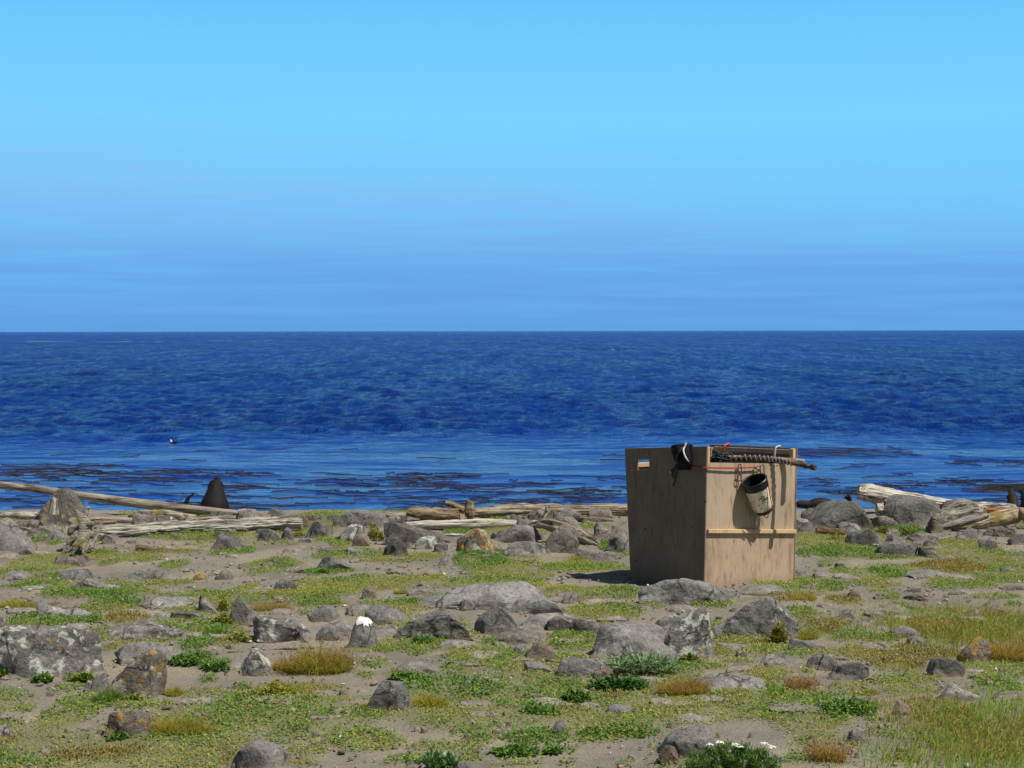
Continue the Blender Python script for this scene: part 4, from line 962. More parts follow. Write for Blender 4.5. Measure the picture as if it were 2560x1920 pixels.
ROCKS = '''Z1 -140 470 330 775 p=.8/1/1/.95/.75/.4/.1,n=2.4,c=3,b=1.1|large smooth grey boulder rising at the left edge below the pale log
Z1 280 205 730 440 p=.1/.3/.6/.85/1/.9/.5,b=.72,o=.55,w=.2,d=.4,Y=22.9,n=4,c=5|dark boulder with yellow lichen crossing in front of the long leaning pole
Z1 300 438 415 502 b=.7,br=.6|small round brown rock beside the upright branch stub at the far left
Z1 385 572 585 685 p=.3/.8/1/.8/.3,b=.95|grey dome rock with a dark hollow left of the root stump
Z1 -30 680 30 745 br=.7,b=.8|small brown stone against the big boulder at the left edge
Z1 130 690 340 790 b=1,d=.9|low grey wedge at the foot of the left edge boulder
Z1 872 600 1078 698 p=.8/1/.8/.5/.2,b=.95,o=.1|grey wedge rock beneath the left end of the cracked white log
Z1 1800 592 2135 755 p=.7/1/.95/.8/.6/.3,b=.72,d=.7|dark rock with a steep shadowed left face just below the cracked white log
Z1 1100 645 1215 690 b=1|small grey slab in green plants under the cracked white log
Z1 430 790 850 892 p=1/.7/.6/.7/.7/.6,d=.4,b=.85,br=.3|long low slab with a pointed left corner below the root stump
Z1 535 965 1160 1100 p=.1/.8/1/.7/.6/.45/.2,d=.7,c=3,b=1.2|pale grey slab sloping right in the mid left sand
Z1 1000 878 1570 1024 p=.2/.6/.9/1/.9/.6/.2,d=.7,c=2,n=2.2,b=1.02|broad smooth brown-grey dome right of the pale sloping slab
Z1 520 900 830 1010 d=.8,c=2,b=1,n=2.2|rounded grey slab tucked behind the pale sloping slab
Z1 20 925 300 1010 d=.9,c=2,b=1.05|flat grey slab half buried at the far left
Z1 1665 940 1800 1008 o=.95,b=.9|small rock with a big orange lichen patch
Z1 1855 912 2030 1008 b=.72,r=.2|dark rough rock next to the orange patched stone
Z1 1665 1045 1805 1116 p=.8/1/.9/.3,br=.4,b=.9|small pale brown angular stone alone on grass
Z1 1675 1133 1895 1300 p=.9/1/.8/.6/.3,b=.95,o=.3,w=.3|grey rock with a squared dark left face beside yellow plants
Z1 1950 1143 2230 1405 p=.3/.8/1/.9/.6/.3,b=.95,c=7,w=.1|tall pointed grey rock above the lichened square boulder
Z1 300 1195 880 1345 p=1/.7/.45/.4/.35/.25/.1,d=.35,b=1.15|long low grey slab with an upturned left tip
Z1 -40 1320 88 1412 b=1|small grey dome cut off by the left edge above the big lichened boulder
Z1 1200 1135 1680 1260 p=.2/.8/1/.7/.7/.3,d=.9,c=3,b=1.15|flat pale slab left of the rock with the squared dark face
Z1 1460 1270 1780 1345 d=.5,b=.75|dark low hump of rock half buried near yellow plants
Z1 1150 1280 1330 1330 d=.8,b=1.1|small low grey slab in browning grass on the left
Z5 -170 330 1065 860 p=.75/.8/.85/.9/.97/1/.97/.85,n=4,d=.5,c=5,b=.85,o=.42,w=.62,r=.12|huge flat-topped boulder at the left edge with round white and orange lichens
Z5 990 255 1790 485 p=.85/.85/.85/.95/1/.9/.5,d=.7,b=1.05,o=.3,w=.5,r=.16|pitted pale slab behind the huge lichened boulder
Z5 1040 450 1800 705 p=.5/.8/1/.95/.8/.7,d=.55,b=1.08,c=4|smooth grey slab in front of the pitted pale slab
Z5 950 500 1585 1005 p=.15/.35/.5/.62/.8/1/.8,n=3.2,d=.6,b=.85,o=.62,w=.45,br=.3,r=.17|leaning brown rock with a tall right corner and orange lichen
Z5 835 755 1025 945 p=.6/1/1/.9,n=4,b=1.1|small square grey stone against the left of the leaning brown rock
Z5 795 830 945 945 b=1,br=.2|low stone in front of the small square grey stone
Z5 895 1110 1485 1385 p=.9/1/1/1/.95/.85,n=5,d=.45,c=4,b=.7,o=.6,br=.3,r=.17|dark blocky rock with orange lichen beside the tall grass tuft
Z5 890 1290 1020 1380 b=.55|small black stone at the lower left corner of the blocky rock
Z5 -60 1262 190 1395 p=.8/1/.8/.4/.1,b=1|smooth grey rock cut off by the left edge near the bottom
Z5 330 1480 500 1560 b=1.1,o=.3|small half buried stone with a yellowish side near the bottom left
Z5 780 1280 930 1340 b=1|small low grey stone left of the dark blocky rock
Z6 125 1432 645 1690 p=.35/.7/1/.95/.9/.75/.45,d=.7,b=.85,c=7,o=.15|big grey rock at the bottom edge left of centre with a black hollow
Z6 185 622 505 872 p=.3/.7/1/.9/.6/.3,b=.9,w=.7,o=.4,c=7|white lichened rock at the left foot of the big seeding tussock
Z6 285 760 475 872 n=2.2,c=1,b=.8|small smooth round stone leaning on the white lichened rock
Z6 300 332 870 592 p=.95/1/1/.95/.95/.7/.4,n=4,d=.6,b=.82,o=.4,w=.6,r=.15|square-shouldered boulder with pale lichen and a dark left flank
Z6 805 243 1105 405 p=.4/.8/1/.95/.6/.3,n=2.2,c=2,b=1.0,o=.35|rounded grey boulder behind the lichened square boulder
Z6 1085 242 1440 350 d=.6,c=2,n=2.3,b=1.08|low smooth slab between the rounded boulder and the overhanging rock
Z6 855 372 1210 560 p=.3/.8/1/1/.8/.4,d=.7,c=2,b=1.15|flat bluish slab left of the white-capped rock
Z6 1102 350 1425 645 p=.2/.6/1/.95/.7/.4,n=3,d=.7,c=7,b=.92|pointed rock capped with a white splash
Z6 1280 262 1700 425 p=.9/1/1/.95/.9/.8,n=4,d=.7,b=.9,r=.18|flat-topped rock with a dark undercut front, behind the white-capped rock
Z6 1530 285 2260 575 p=.6/.85/.95/1/1/.9/.5,n=3.2,d=.55,b=.82,o=.35,w=.35,r=.15|large dark-footed boulder right of the white-capped rock
Z6 1880 535 2215 640 p=.3/.9/1/.8/.4,d=.7,c=2,b=1.05|smooth low slab buried in sand below the dark-footed boulder
Z6 1140 430 1570 560 d=.6,b=1,c=3|low grey rock wedged behind the white-capped rock
Z6 472 30 708 142 p=.9/1/1/1/.9,n=5,d=.55,c=3,b=.62,r=.18|dark brick-shaped rock on the grass in the left middle distance
Z6 1252 92 1405 198 p=.9/1/1/.7/.4,n=4,b=.75,br=.3|small angular brown rock standing on bare sand
Z6 715 68 790 98 b=1.2|small flat pale stone right of the dark brick-shaped rock
Z6 460 118 530 142 b=1.1|tiny flat stone at the foot of the dark brick-shaped rock
Z6 1298 893 1722 1184 p=.45/.8/1/1/.9/.75/.5,n=3,d=.6,c=8,b=.75,r=.2|dark porous boulder between two grass tufts
Z6 1055 668 1232 770 p=.5/1/.9/.4,b=.95|small grey rock at the right end of the big seeding tussock
Z6 1515 733 1965 855 p=.2/.6/.95/1/1/.8/.5,d=.8,c=2,n=2.3,b=1.05|smooth dome slab with leaves growing at its foot
Z6 1060 1005 1160 1040 b=.9|tiny grey stone in yellow mat plants
Z6 1770 1315 1830 1360 b=1.1|small pale stone alone in the grassy foreground
Z6 120 1610 170 1680 b=1.2,w=.4|small pale stone in the black hollow of the bottom edge rock
Z6 1600 1600 1900 1700 b=1.05,p=.2/.8/1/1/.6,c=3|pale flat rock cut by the bottom edge near the middle
Z6 2040 1590 2260 1700 b=.95,c=3|round grey rock cut by the bottom edge near the middle
Z7 -230 38 960 300 p=.35/.55/.8/.95/1/1/.95/.8/.6,n=2.2,d=.55,c=2,b=1.22,o=.1|large pale dome slab with a bluish white sheen
Z7 133 209 392 302 p=.7/1/1/.9/.5,b=.62,n=2.4,r=.18|dark oval rock resting on the large pale dome slab
Z7 690 100 910 190 o=.5,b=1,c=3|low rock with one orange patch at the right end of the large pale dome slab
Z7 480 183 1095 335 p=.2/.8/1/1/.95/.8/.3,d=.5,c=2,b=1.2|flat pale slab right of the dark oval rock
Z7 1050 160 1210 240 b=1,c=4|small grey stone at the right tip of the flat pale slab
Z7 282 262 690 525 p=.55/.8/1/1/.8/.5,n=3,d=.6,c=7,b=.85,w=.15|wedge-shaped dark grey boulder with a shaded left end
Z7 640 312 1165 475 p=.4/.7/.9/1/.95/.6,d=.6,c=3,b=1.1,o=.3|sloping grey slab behind the wedge-shaped boulder
Z7 432 458 1005 600 p=.25/.7/.9/1/.9/.7/.3,d=.5,c=3,b=.92,br=.2|long low brownish rock in front of the wedge-shaped boulder
Z7 920 346 1130 480 p=.7/1/.95/.7,b=.72,o=.2|dark rounded rock left of the orange lichened round rock
Z7 1095 346 1385 515 p=.4/.8/1/.9/.6,n=2.3,c=3,b=.95,o=.5,w=.45|round rock speckled with orange and white lichen
Z7 1240 388 2160 745 p=.4/.65/.78/.86/.9/.95/1/1,d=.55,c=3,b=1.0,n=2.6|broad smooth slab sloping down to the left in front of the hide
Z7 1820 320 2140 480 p=.3/.8/1/1/.8,b=.9,w=.4,c=7|split dark rock lying on the top of the broad smooth slab
Z7 1850 648 2115 758 p=.4/.9/1/.8/.4,b=1.1,o=.25|small pale rock below the pitted lichened block
Z7 682 568 1005 752 p=.6/1/1/.9/.7/.4,n=2.8,b=.82,o=.42,br=.4|brown lichened boulder with a dark underside in the middle foreground
Z7 612 573 745 685 b=1,o=.3|grey stone tucked behind the brown lichened boulder
Z7 722 733 965 845 p=.9/1/.9/.8/.4,n=3.5,d=.6,b=1.02|pale brick-like stone in front of the brown lichened boulder
Z7 950 672 1510 890 p=.9/1/1/.95/.8/.5,n=3.5,d=.6,c=3,b=1.15|flat sandy slab right of the brown lichened boulder
Z7 1285 775 1530 915 p=.4/.7/1/.9,b=.8,br=.6,c=8|craggy brown rock at the left of the silvery leaved plant
Z7 1422 1106 1675 1212 p=.7/1/1/.9/.5,n=2.6,d=.6,c=4,b=.82,r=.18|flat oval stone lying on bright grass in the foreground
Z7 935 1238 1085 1383 p=.3/.6/1/.9,b=.88,r=.2|small pointed porous stone in the foreground grass
Z7 438 1308 602 1382 p=.7/1/.9/.7,b=1.35,br=.6|small pinkish tan stone in the foreground
Z7 560 1265 620 1310 b=.8|tiny grey stone just above the pinkish tan stone
Z7 1890 1288 2460 1600 p=.45/.8/.95/1/1/.9/.6,n=2.4,c=3,d=.7,b=1.02|large round boulder at the bottom beside the flowering shrub
Z7 1878 1448 2070 1655 p=.6/1/.9/.5,n=3,b=.62,br=.7,r=.18|rough brown rock at the left foot of the round bottom boulder
Z7 1945 1193 2420 1290 p=.4/.9/1/1/.6,d=.6,c=2,b=1.3|flat pale slab above the round bottom boulder
Z7 1945 1258 2045 1332 b=.65|small dark stone between the flat pale slab and the round bottom boulder
Z7 955 1410 1015 1460 b=1.15|small light grey stone below the pointed porous stone
Z7 1690 1218 1720 1242 b=1.2|tiny round pebble right below the flat oval stone
Z7 410 1380 480 1425 b=1.1|small grey stone below the pinkish tan stone
Z7 1280 960 1345 1015 b=1.1|small grey stone under the silvery leaved plant
Z8 590 222 1730 780 p=.7/.75/.85/.97/1/1/.85/.6/.3,n=5,d=.5,c=6,b=.95,o=.3,w=.35,r=.13|massive block with a black mossy left face right of centre
Z8 -230 3 1010 345 p=.45/.7/.9/1/1/.9/.75/.6/.45,n=2.6,d=.4,c=3,b=1.05,o=.12|whaleback boulder against the foot of the hide
Z8 60 352 550 452 p=.3/.8/1/1/.7/.3,d=.6,c=2,b=1.2|flat pale slab between the whaleback boulder and the pitted block
Z8 240 250 420 345 p=.2/1/.6,br=.5,b=.75|small brown pyramid stone on the front of the whaleback boulder
Z8 0 375 725 1015 p=.35/.55/.7/.8/.95/1/.85,n=3.4,d=.5,c=5,b=.95,w=.75,o=.3,r=.15|pitted lichened block with a steep right edge
Z8 860 110 1640 240 p=.3/.6/.8/.9/1/.8,d=.5,c=4,b=1.0|low grey ledge under the hide's front edge
Z8 1720 85 1980 165 p=.9/1/1/.8/.6,b=.85,br=.6|flat brown stone on the grass right of the hide
Z8 830 838 1140 925 d=.7,b=1.1,c=3|small flat slab in front of the massive block
Z8 960 900 1105 992 b=.75,br=.3|dark stone lying on the small flat slab
Z8 1420 325 1760 400 d=.6,b=1.2,c=2|flat pale slab right of the massive block
Z8 360 1140 1330 1400 p=.6/.9/1/.95/.8/.65/.5,d=.6,c=3,b=1.15,n=2.8|flat smooth slab beside the brown tussock in the lower middle
Z8 850 1050 1230 1130 d=.6,b=1.1,c=3|low pale slab above the flat smooth slab
Z8 1210 955 1880 1115 p=.3/.9/1/1/.9/.6,d=.6,c=2,b=1.18|long flat slab in grass below the massive block
Z9 30 463 445 592 p=1/.95/.8/.7/.55/.4,d=.35,b=.85,c=4|low curved dark rock tapering right, below the grassy slope
Z9 195 595 560 765 p=.3/.7/.9/1/.8/.5,d=.7,c=3,b=1.0,br=.2|smooth half buried grey rock behind the square black-ended block
Z9 400 676 805 875 p=.85/.85/.8/.95/1/.95/.6,n=4.5,d=.5,c=5,b=.68,r=.2|squared block with a black left end in the right foreground
Z9 1308 632 1672 832 p=.9/1/1/.95/.9/.6,n=2.8,d=.6,c=5,b=.92,r=.16|smooth angular grey boulder with a sharp shadow at its left
Z9 1595 440 1935 702 p=.3/.65/.95/1/.8/.5,n=2.6,d=.6,b=.8,o=.75,br=.5|brown rock overgrown with orange grass at the right
Z9 575 1278 768 1448 p=.85/1/1/.9/.7,n=3.2,b=1.0,c=7|small upright grey stone with a dark left side near the bottom right
Z9 1005 1038 1205 1192 p=.5/1/.85/.6/.4,b=.9,br=.5,c=7|pinkish grey triangular stone in the lower right
Z9 1428 893 1790 1055 p=.7/1/.95/.6/.7/.5,b=1.3,w=.4,c=5|pale knobbly rock at the edge of the tall grass
Z9 1380 938 1430 985 b=1.1|tiny stone left of the pale knobbly rock
Z9 598 503 995 590 p=.9/.8/.8/1/.9/.7,d=.5,b=1.0,br=.3,w=.3|long low brownish rock in yellow grass at the right
Z9 1078 443 1330 550 p=.4/.9/1/.8/.5/.2,b=1.15,c=6|pale grey rock with a ridge, in the grass at the right
Z9 935 353 1250 470 p=.5/.9/1/1/.7/.3,b=.85,c=4|rounded grey rock above the pale ridged rock
Z9 1240 535 1440 595 b=1,d=.6|low grey slab beside the orange grass rock
Z9 495 193 670 283 p=.5/.8/1/.9,b=.68,r=.2|dark rough rock alone on sand right of the massive block
Z9 1095 50 1350 118 p=.7/.9/1/.7/.3,b=.78,br=.4|brown double stone in the right middle distance
Z9 585 18 745 98 p=.8/1/.8/.5,b=.8,br=.5|small brown dome stone right of the hide foot
Z9 1665 188 1835 262 p=.6/1/1/.5,b=.85|small round grey rock in the right middle distance
Z9 1815 158 2075 245 p=.2/.5/.9/1/.5,b=.85,d=.5|long slanting rock beside the small round grey one at the right
Z9 745 172 1115 245 p=.3/.9/1/.7/.4,d=.7,b=1.1,c=3|flat grey slab behind the dark rough rock on sand
Z9 1140 252 1218 300 b=.85|small stone with a white rim on the right sand
Z9 745 300 850 345 b=.95|small grey stone below the flat slab on the right
Z9 1350 300 1400 345 b=1.2|tiny pale upright stone on the right grass
Z9 1740 745 1840 795 b=.7|small dark stone right of the smooth angular boulder
Z9 1850 860 1960 915 b=1|small flat stone near the right edge
Z9 770 990 900 1045 b=1.15|small flat pale stone in green plants at the lower right
Z9 2110 395 2230 450 b=1.1|pale slab end cut by the right edge
Z9 1240 1440 1300 1490 b=.85|tiny grey stone in the tall right grass
Z4 118 500 265 605 b=1.05,p=.9/1/.8/.4|grey slab stone against the right side of the hide
Z4 118 400 420 540 b=.85,br=.5,o=.4,p=.9/.9/.9/.9/.8,n=3,d=.5|lichened rock under the sleeping seal
Z4 110 318 990 612 p=.4/.5/.68/.87/1/1/.85/.7,n=2.8,d=.55,c=5,b=.75,o=.32,r=.13|big dark boulder with black hollows in front of the sleeping seal
Z4 905 290 1500 575 p=.75/.95/1/.98/.9/.8/.6,n=2.6,d=.6,c=4,b=.75,o=.15|dark rounded boulder under the bleached log
Z4 1400 310 1845 435 p=.5/.8/1/1/.9/.5,d=.6,c=3,b=.85|long grey rock lying along the bleached log
Z4 565 588 950 765 p=.8/1/1/.9/.7/.4,n=2.8,d=.6,c=4,b=1.0|smooth grey rock with a dark left end, right of the hide
Z4 830 713 1260 862 p=.9/1/1/.8/.7/.6,n=3.2,d=.5,b=.8,c=6|dark angular rock in the grass right of the hide
Z4 935 653 1155 765 p=.6/1/.9/.6/.3,b=.9|grey rock stacked behind the dark angular rock
Z4 928 596 1092 672 b=.85,br=.3|small brown rock below the dark rounded boulder
Z4 1138 622 1440 715 p=.5/.9/1/1/.7,b=.9,n=3|flat dark rock with a square black notch on the right
Z4 1262 700 1422 778 p=.6/1/1/.9,n=4,b=1.0|small squared stone below the notched flat rock
Z4 1238 763 1445 868 p=1/.9/.6/.4,b=.6|small dark tilted rock behind the right grass
Z4 1175 715 1280 760 b=1|small stone left of the squared stone
Z4 1600 588 1850 685 p=.3/.9/1/.8/.6,b=.95|grey rock under the big root driftwood
Z4 1830 600 1955 665 b=.9|small grey rock right of the rock under the root driftwood
Z4 1545 655 1740 722 p=.4/1/.8/.5,b=.95|low grey rock below the root driftwood
Z4 1940 605 2120 670 b=.9,d=.6|flat rock in shade under the far right driftwood
Z4 1795 690 1975 800 b=.75,r=.22,c=8,p=.7/1/1/.8|rough speckled rock at the right middle distance
Z4 2045 640 2260 748 p=.5/.9/1/.9,b=.78|dark rock cut by the right edge
Z4 155 1098 -1 -1 skip|x
Z4 468 893 585 968 p=.5/.7/1/.6,b=1,br=.3|small stone with a brown underside right of the hide
Z4 95 988 232 1062 b=1.15,p=.5/1/1/.6|pale round stone touching the hide's right edge
Z4 248 998 465 1066 d=.7,b=1.15,c=3|flat pale slab right of the pale round stone
Z4 458 1018 760 1090 d=.7,b=1.1,c=2|wide flat slab with a brown stone before it
Z4 455 1068 545 1118 b=.65,br=.6|small dark brown stone in front of the wide flat slab
Z4 1108 972 1620 1056 p=.6/1/1/.8/.5/.3,d=.6,b=1.1,c=2|long flat slab on the right behind yellow grass
Z4 2010 1100 2260 1165 d=.7,b=1.2,c=2|flat pale slab cut by the right edge
Z4 1500 1145 1780 1215 d=.8,b=1.1,c=2|flat sandy slab in the right middle distance
Z4 1090 1140 1290 1182 b=.7,d=.4|dark flat sliver of rock behind the brown double stone
Z4 1990 940 2115 1000 b=.9|small grey rock near the right edge on sand
Z4 1985 868 2045 892 b=.6|tiny dark stone near the right edge on sand
Z4 610 755 830 790 d=.7,b=1.2,c=2|thin pale slab in front of the smooth grey rock
Z4 0 1275 165 1325 d=.7,b=1.15,c=2|thin pale slab below the grass right of the hide
Z4 290 1300 500 1335 d=.7,b=1.2,c=2|thin pale slab in the grass below the hide
Z2 55 380 295 468 p=.4/.9/1/.8/.3,b=.78|dark rounded rock at the waterline right of the upright seal
Z2 625 400 1195 552 p=.7/.85/1/1/.85/.7/.5,d=.5,b=.95,c=4|broad grey boulder on the shore ridge left of the driftwood knot
Z2 422 440 545 508 b=.5,n=2.3|black round rock by the right end of the cracked white log
Z2 380 448 460 530 br=.7,b=.8,o=.5|small brown rock at the right end of the cracked white log
Z2 540 435 642 492 b=.7|small dark rock left of the broad ridge boulder
Z2 425 485 665 648 p=.4/.8/1/1/.8/.5,b=.72,r=.24,c=8|deeply cracked dark rock below the cracked white log's end
Z2 0 555 215 672 p=.5/1/1/.8/.4,b=.85|grey rock under the right part of the cracked white log
Z2 200 546 340 658 p=.3/1/.9/.5,b=.92,n=2.3|rounded pyramid rock left of the deeply cracked one
Z2 352 633 485 682 b=.95|small grey stone under the deeply cracked rock
Z2 655 525 960 668 p=.3/.6/.9/1/.9,b=.88,w=.5|grey rock with white flecks left of the yellow lichen bush
Z2 835 603 1055 715 p=.6/1/1/.8/.4,b=.75,br=.5|reddish brown rock in front of the yellow lichen bush
Z2 790 630 850 690 b=.45|small black stone beside the reddish brown rock
Z2 1105 490 1640 705 p=1/1/.85/.75/.65/.5/.3,n=3,d=.5,c=4,b=.72|big dark slab with a sharp left prow, left of centre
Z2 1190 450 1375 555 p=.6/1/.9/.6,b=.9,o=.2|grey rock behind the prow of the big dark slab
Z2 1360 495 1500 560 b=.9,br=.4|small brown rock at the left end of the flat pale log
Z2 1080 632 1315 814 p=.6/.9/1/1/.8/.4,n=2.6,b=.62,r=.26,c=8|dark rounded boulder with rough cracks below the big dark slab
Z2 1372 623 1600 738 p=.6/1/1/.9/.6,n=2.3,b=1.1,w=.85,o=.25|oval rock crusted with pale lichen
Z2 1290 670 1360 735 o=.7,b=.9|small orange tinged stone left of the pale crusted oval rock
Z2 1530 685 1660 765 b=.85|small grey wedge right of the pale crusted oval rock
Z2 1685 556 2062 775 p=.6/.7/.8/.95/1/1/.8,n=4.5,d=.5,c=4,b=.85,o=.86,w=.7,r=.18|square rock covered in orange lichen with a black left end
Z2 510 783 865 932 p=.3/1/.9/.5/.35/.15,b=.82,c=6|dark pointed rock with leaves at its left foot
Z2 770 720 1000 790 b=.95,w=.3,r=.2|low flecked rock left of the rough cracked boulder
Z2 1560 800 1700 880 p=.4/1/.8/.5,b=1.1|small pale rock on the middle grass
Z2 1670 885 1760 918 b=1.4,w=.5|small whitish flat stone on the middle grass
Z2 1435 935 1500 985 br=.6,b=.9|tiny reddish stone on the middle sand
Z2 1300 1072 1500 1140 d=.7,b=1.15,c=2|low pale slab right of the small angular brown rock
Z2 800 815 900 855 b=1.3|small pale flat stone right of the dark pointed rock
Z2 210 880 430 945 d=.7,b=1,c=3|low grey slab left of the dark pointed rock
Z2 40 845 145 900 b=.85,br=.4|small brown rock in greens on the left of the middle
Z2 140 825 215 880 br=.5,b=.7|small dark brown rock beside the small brown one
Z2 540 710 760 770 b=.9,d=.7|low grey rock above the flecked rock
Z3 230 585 1010 830 p=.5/.9/1/.95/.9/.8/.5,d=.45,c=4,b=.85|broad smooth grey boulder right of the orange square rock
Z3 405 798 1060 1025 p=.6/1/1/.9/.7/.4,d=.5,c=4,b=1.0|light grey flat-faced rock with grass below
Z3 895 590 1410 970 p=.3/.6/.9/1/.9/.6,n=2.8,d=.55,c=5,b=.85,br=.25,o=.3|humped brown-grey rock left of the hide
Z3 1350 905 1710 1060 p=.7/1/.9/.7/.5,b=1.0|grey rock below the splintered wood slab
Z3 1465 938 1965 1105 p=.3/.6/.9/1/.9/.5,b=.95,br=.15|rounded rock near the hide's left foot
Z3 1580 565 2070 810 p=.6/1/.8/.7/.9/.8/.5,b=.82,br=.3,c=8|broken brown rock with a black hollow left of the hide
Z3 1750 685 2120 965 p=.4/.8/1/1,b=.9,c=4|smooth grey rock half hidden by the hide's left side
Z3 1475 335 1900 545 p=.2/.7/1/.9/.5,n=2.4,b=1.0,br=.4,o=.2|pale brown cone-shaped rock on the ridge left of the hide
Z3 1145 385 1510 550 p=.6/1/.95/.8/.5,b=.78|dark grey rock between the splintered stump and the cone-shaped rock
Z3 430 465 640 535 b=1.1,w=.5|small pale lichened rock under the long ridge log
Z3 1400 480 1900 560 br=.6,b=.8,d=.4|low red-brown rock under the cone-shaped rock
Z3 200 930 420 1000 b=.95,br=.3|small rock under the orange square rock
Z3 90 985 280 1030 b=1.1,d=.7|thin grey slab in grass under the orange square rock
Z3 1940 1385 2050 1440 b=1|small round stone in the hide's shadow
Z3 1010 1520 1085 1565 br=.8,b=.9|tiny brick-red stone beside the flat pale slab
Z3 620 1420 960 1545 o=.4,b=1|skip'''
for line in ROCKS.split('\n'):
    a, lab = line.split('|')
    t = a.split()
    if t[0] == 'Z4' and t[3] == '-1' or lab == 'skip': continue
    kw = {}
    if len(t) > 5:
        for e in t[5].split(','):
            k, v = e.split('=')
            if k == 'p': kw['prof'] = [float(q) for q in v.split('/')]
            else:
                v = float(v); k2 = {'c': 'cuts', 'r': 'rough'}.get(k, k); kw[k2] = int(v) if k == 'c' else v
    x0, y0, x1, y1 = map(float, t[1:5])
    big = (x1 - x0) * ZON[t[0]][2] > 55
    o = rock(t[0], x0, y0, x1, y1, lab, cat='rock' if big else 'stone', group=G1, **kw)
    if lab.startswith('pointed rock capped'): CAPROCK = o
# white splash draped over the cap of the pointed rock: part of that rock
def cap_part():
    me = CAPROCK.data; n = len(me.vertices)
    V = np.empty(n * 3); me.vertices.foreach_get('co', V); V = V.reshape(-1, 3)
    N = np.empty(n * 3); me.vertices.foreach_get('normal', N); N = N.reshape(-1, 3)
    h = V[:, 2].max(); w = np.ptp(V[:, 0])
    m = (V[:, 2] + .10 * h * fbm(V * 22, 3, 4) + .10 * (V[:, 0] / w) * h > .73 * h)
    F = [tuple(p.vertices) for p in me.polygons if all(m[i] for i in p.vertices)]
    idx = sorted({i for f in F for i in f}); mp = {k: j for j, k in enumerate(idx)}
    org = ORG[CAPROCK.name]
    mk('white_splash', V[idx] + N[idx] * .003 + org, [tuple(mp[i] for i in f) for f in F], mat_plain('white_droppings', (.78, .77, .74), .9, .1, 0, .12, 25), parent=CAPROCK)
cap_part()
# small loose stones nobody would tell apart
SR = np.random.default_rng(19)
k = 0
while k < 110:
    px, py = SR.uniform(0, 2560), 1400 + 510 * SR.uniform(0, 1) ** .8
    if 1560 < px < 2010 and py < 1490: continue
    s = SR.uniform(9, 20)
    rock('P', px, py - s * SR.uniform(.35, .6), px + s, py, 'small loose stone lying on the sand or among low plants', b=SR.uniform(.7, 1.35), br=SR.uniform(0, .6), cat='stone', group='small loose stones scattered on the shore', name='loose_stone', cuts=5, rough=.15)
    k += 1
# low flat stones half sunk in the ground
k = 0
while k < 170:
    px, py = SR.uniform(0, 2560), 1370 + 440 * SR.uniform(0, 1) ** 1.25
    if 1540 < px < 2010 and py < 1500: continue
    s = SR.uniform(32, 135) * (.6 + .5 * (py - 1385) / 420)
    rock('P', px - s / 2, py - s * SR.uniform(.12, .22), px + s / 2, py, 'flat pale grey stone sunk level with the sand, only its top showing', b=SR.uniform(.95, 1.35), br=SR.uniform(0, .35), w=.25, cat='stone', group='flat stones sunk in the sand', name='sunken_stone', cuts=int(SR.integers(2, 6)), rough=.12, d=SR.uniform(.6, .95))
    k += 1
# the jumble of rocks all along the top of the beach
k = 0
while k < 72:
    px, py = SR.uniform(0, 2560), SR.uniform(1296, 1352)
    if 1540 < px < 2000: continue
    s = SR.uniform(22, 70)
    rock('P', px - s / 2, py - s * SR.uniform(.3, .62), px + s / 2, py, 'grey beach rock among the driftwood in the jumbled band along the shore ridge', b=SR.uniform(.6, 1.1), br=SR.uniform(0, .35), w=.2, o=.2, cat='rock', group='jumbled rocks along the shore ridge', name='beach_rock', cuts=int(SR.integers(3, 8)), rough=.16, d=SR.uniform(.6, .9))
    k += 1
# gravel grains
n = 15000
I0, IF = ico(1)
gp = SR.uniform(0, 1, (n, 2)); gxp = (gp[:, 0] - .5) * 15; gyp = 8.8 + 15 * gp[:, 1] ** 1.1
kk = fbm(P3(gxp * .9, gyp * .9), 3, 40) > -.12; gxp, gyp = gxp[kk], gyp[kk]; n = len(gxp)
sz = np.exp(SR.normal(np.log(.009), .5, n)).clip(.004, .028)
jit = 1 + SR.uniform(-.35, .35, (n, len(I0), 1))
A = SR.uniform(0, 6.28, n); c_, s_ = np.cos(A), np.sin(A)
B = I0[None] * jit * (sz[:, None, None] * np.stack([SR.uniform(.8, 1.6, n), np.ones(n), SR.uniform(.4, .8, n)], -1)[:, None, :])
B = np.stack([B[..., 0] * c_[:, None] - B[..., 1] * s_[:, None], B[..., 0] * s_[:, None] + B[..., 1] * c_[:, None], B[..., 2]], -1)
B = B + np.stack([gxp, gyp, gz(gxp, gyp) + .012 + sz * .2], -1)[:, None, :]
F = (IF[None] + (np.arange(n) * len(I0))[:, None, None]).reshape(-1, 3)
pal = np.array([(.20, .18, .16), (.28, .26, .23), (.13, .12, .11), (.30, .22, .15), (.55, .52, .47)])[SR.choice(5, n, p=[.36, .27, .17, .14, .06])]
tag(mk('gravel', B.reshape(-1, 3), F, M_STONE, origin=(0, 0, 0), col=np.repeat(pal * SR.uniform(.8, 1.2, (n, 1)), len(I0), 0)), 'fine grit and pebble chips strewn over the sand', 'gravel', kind='stuff')

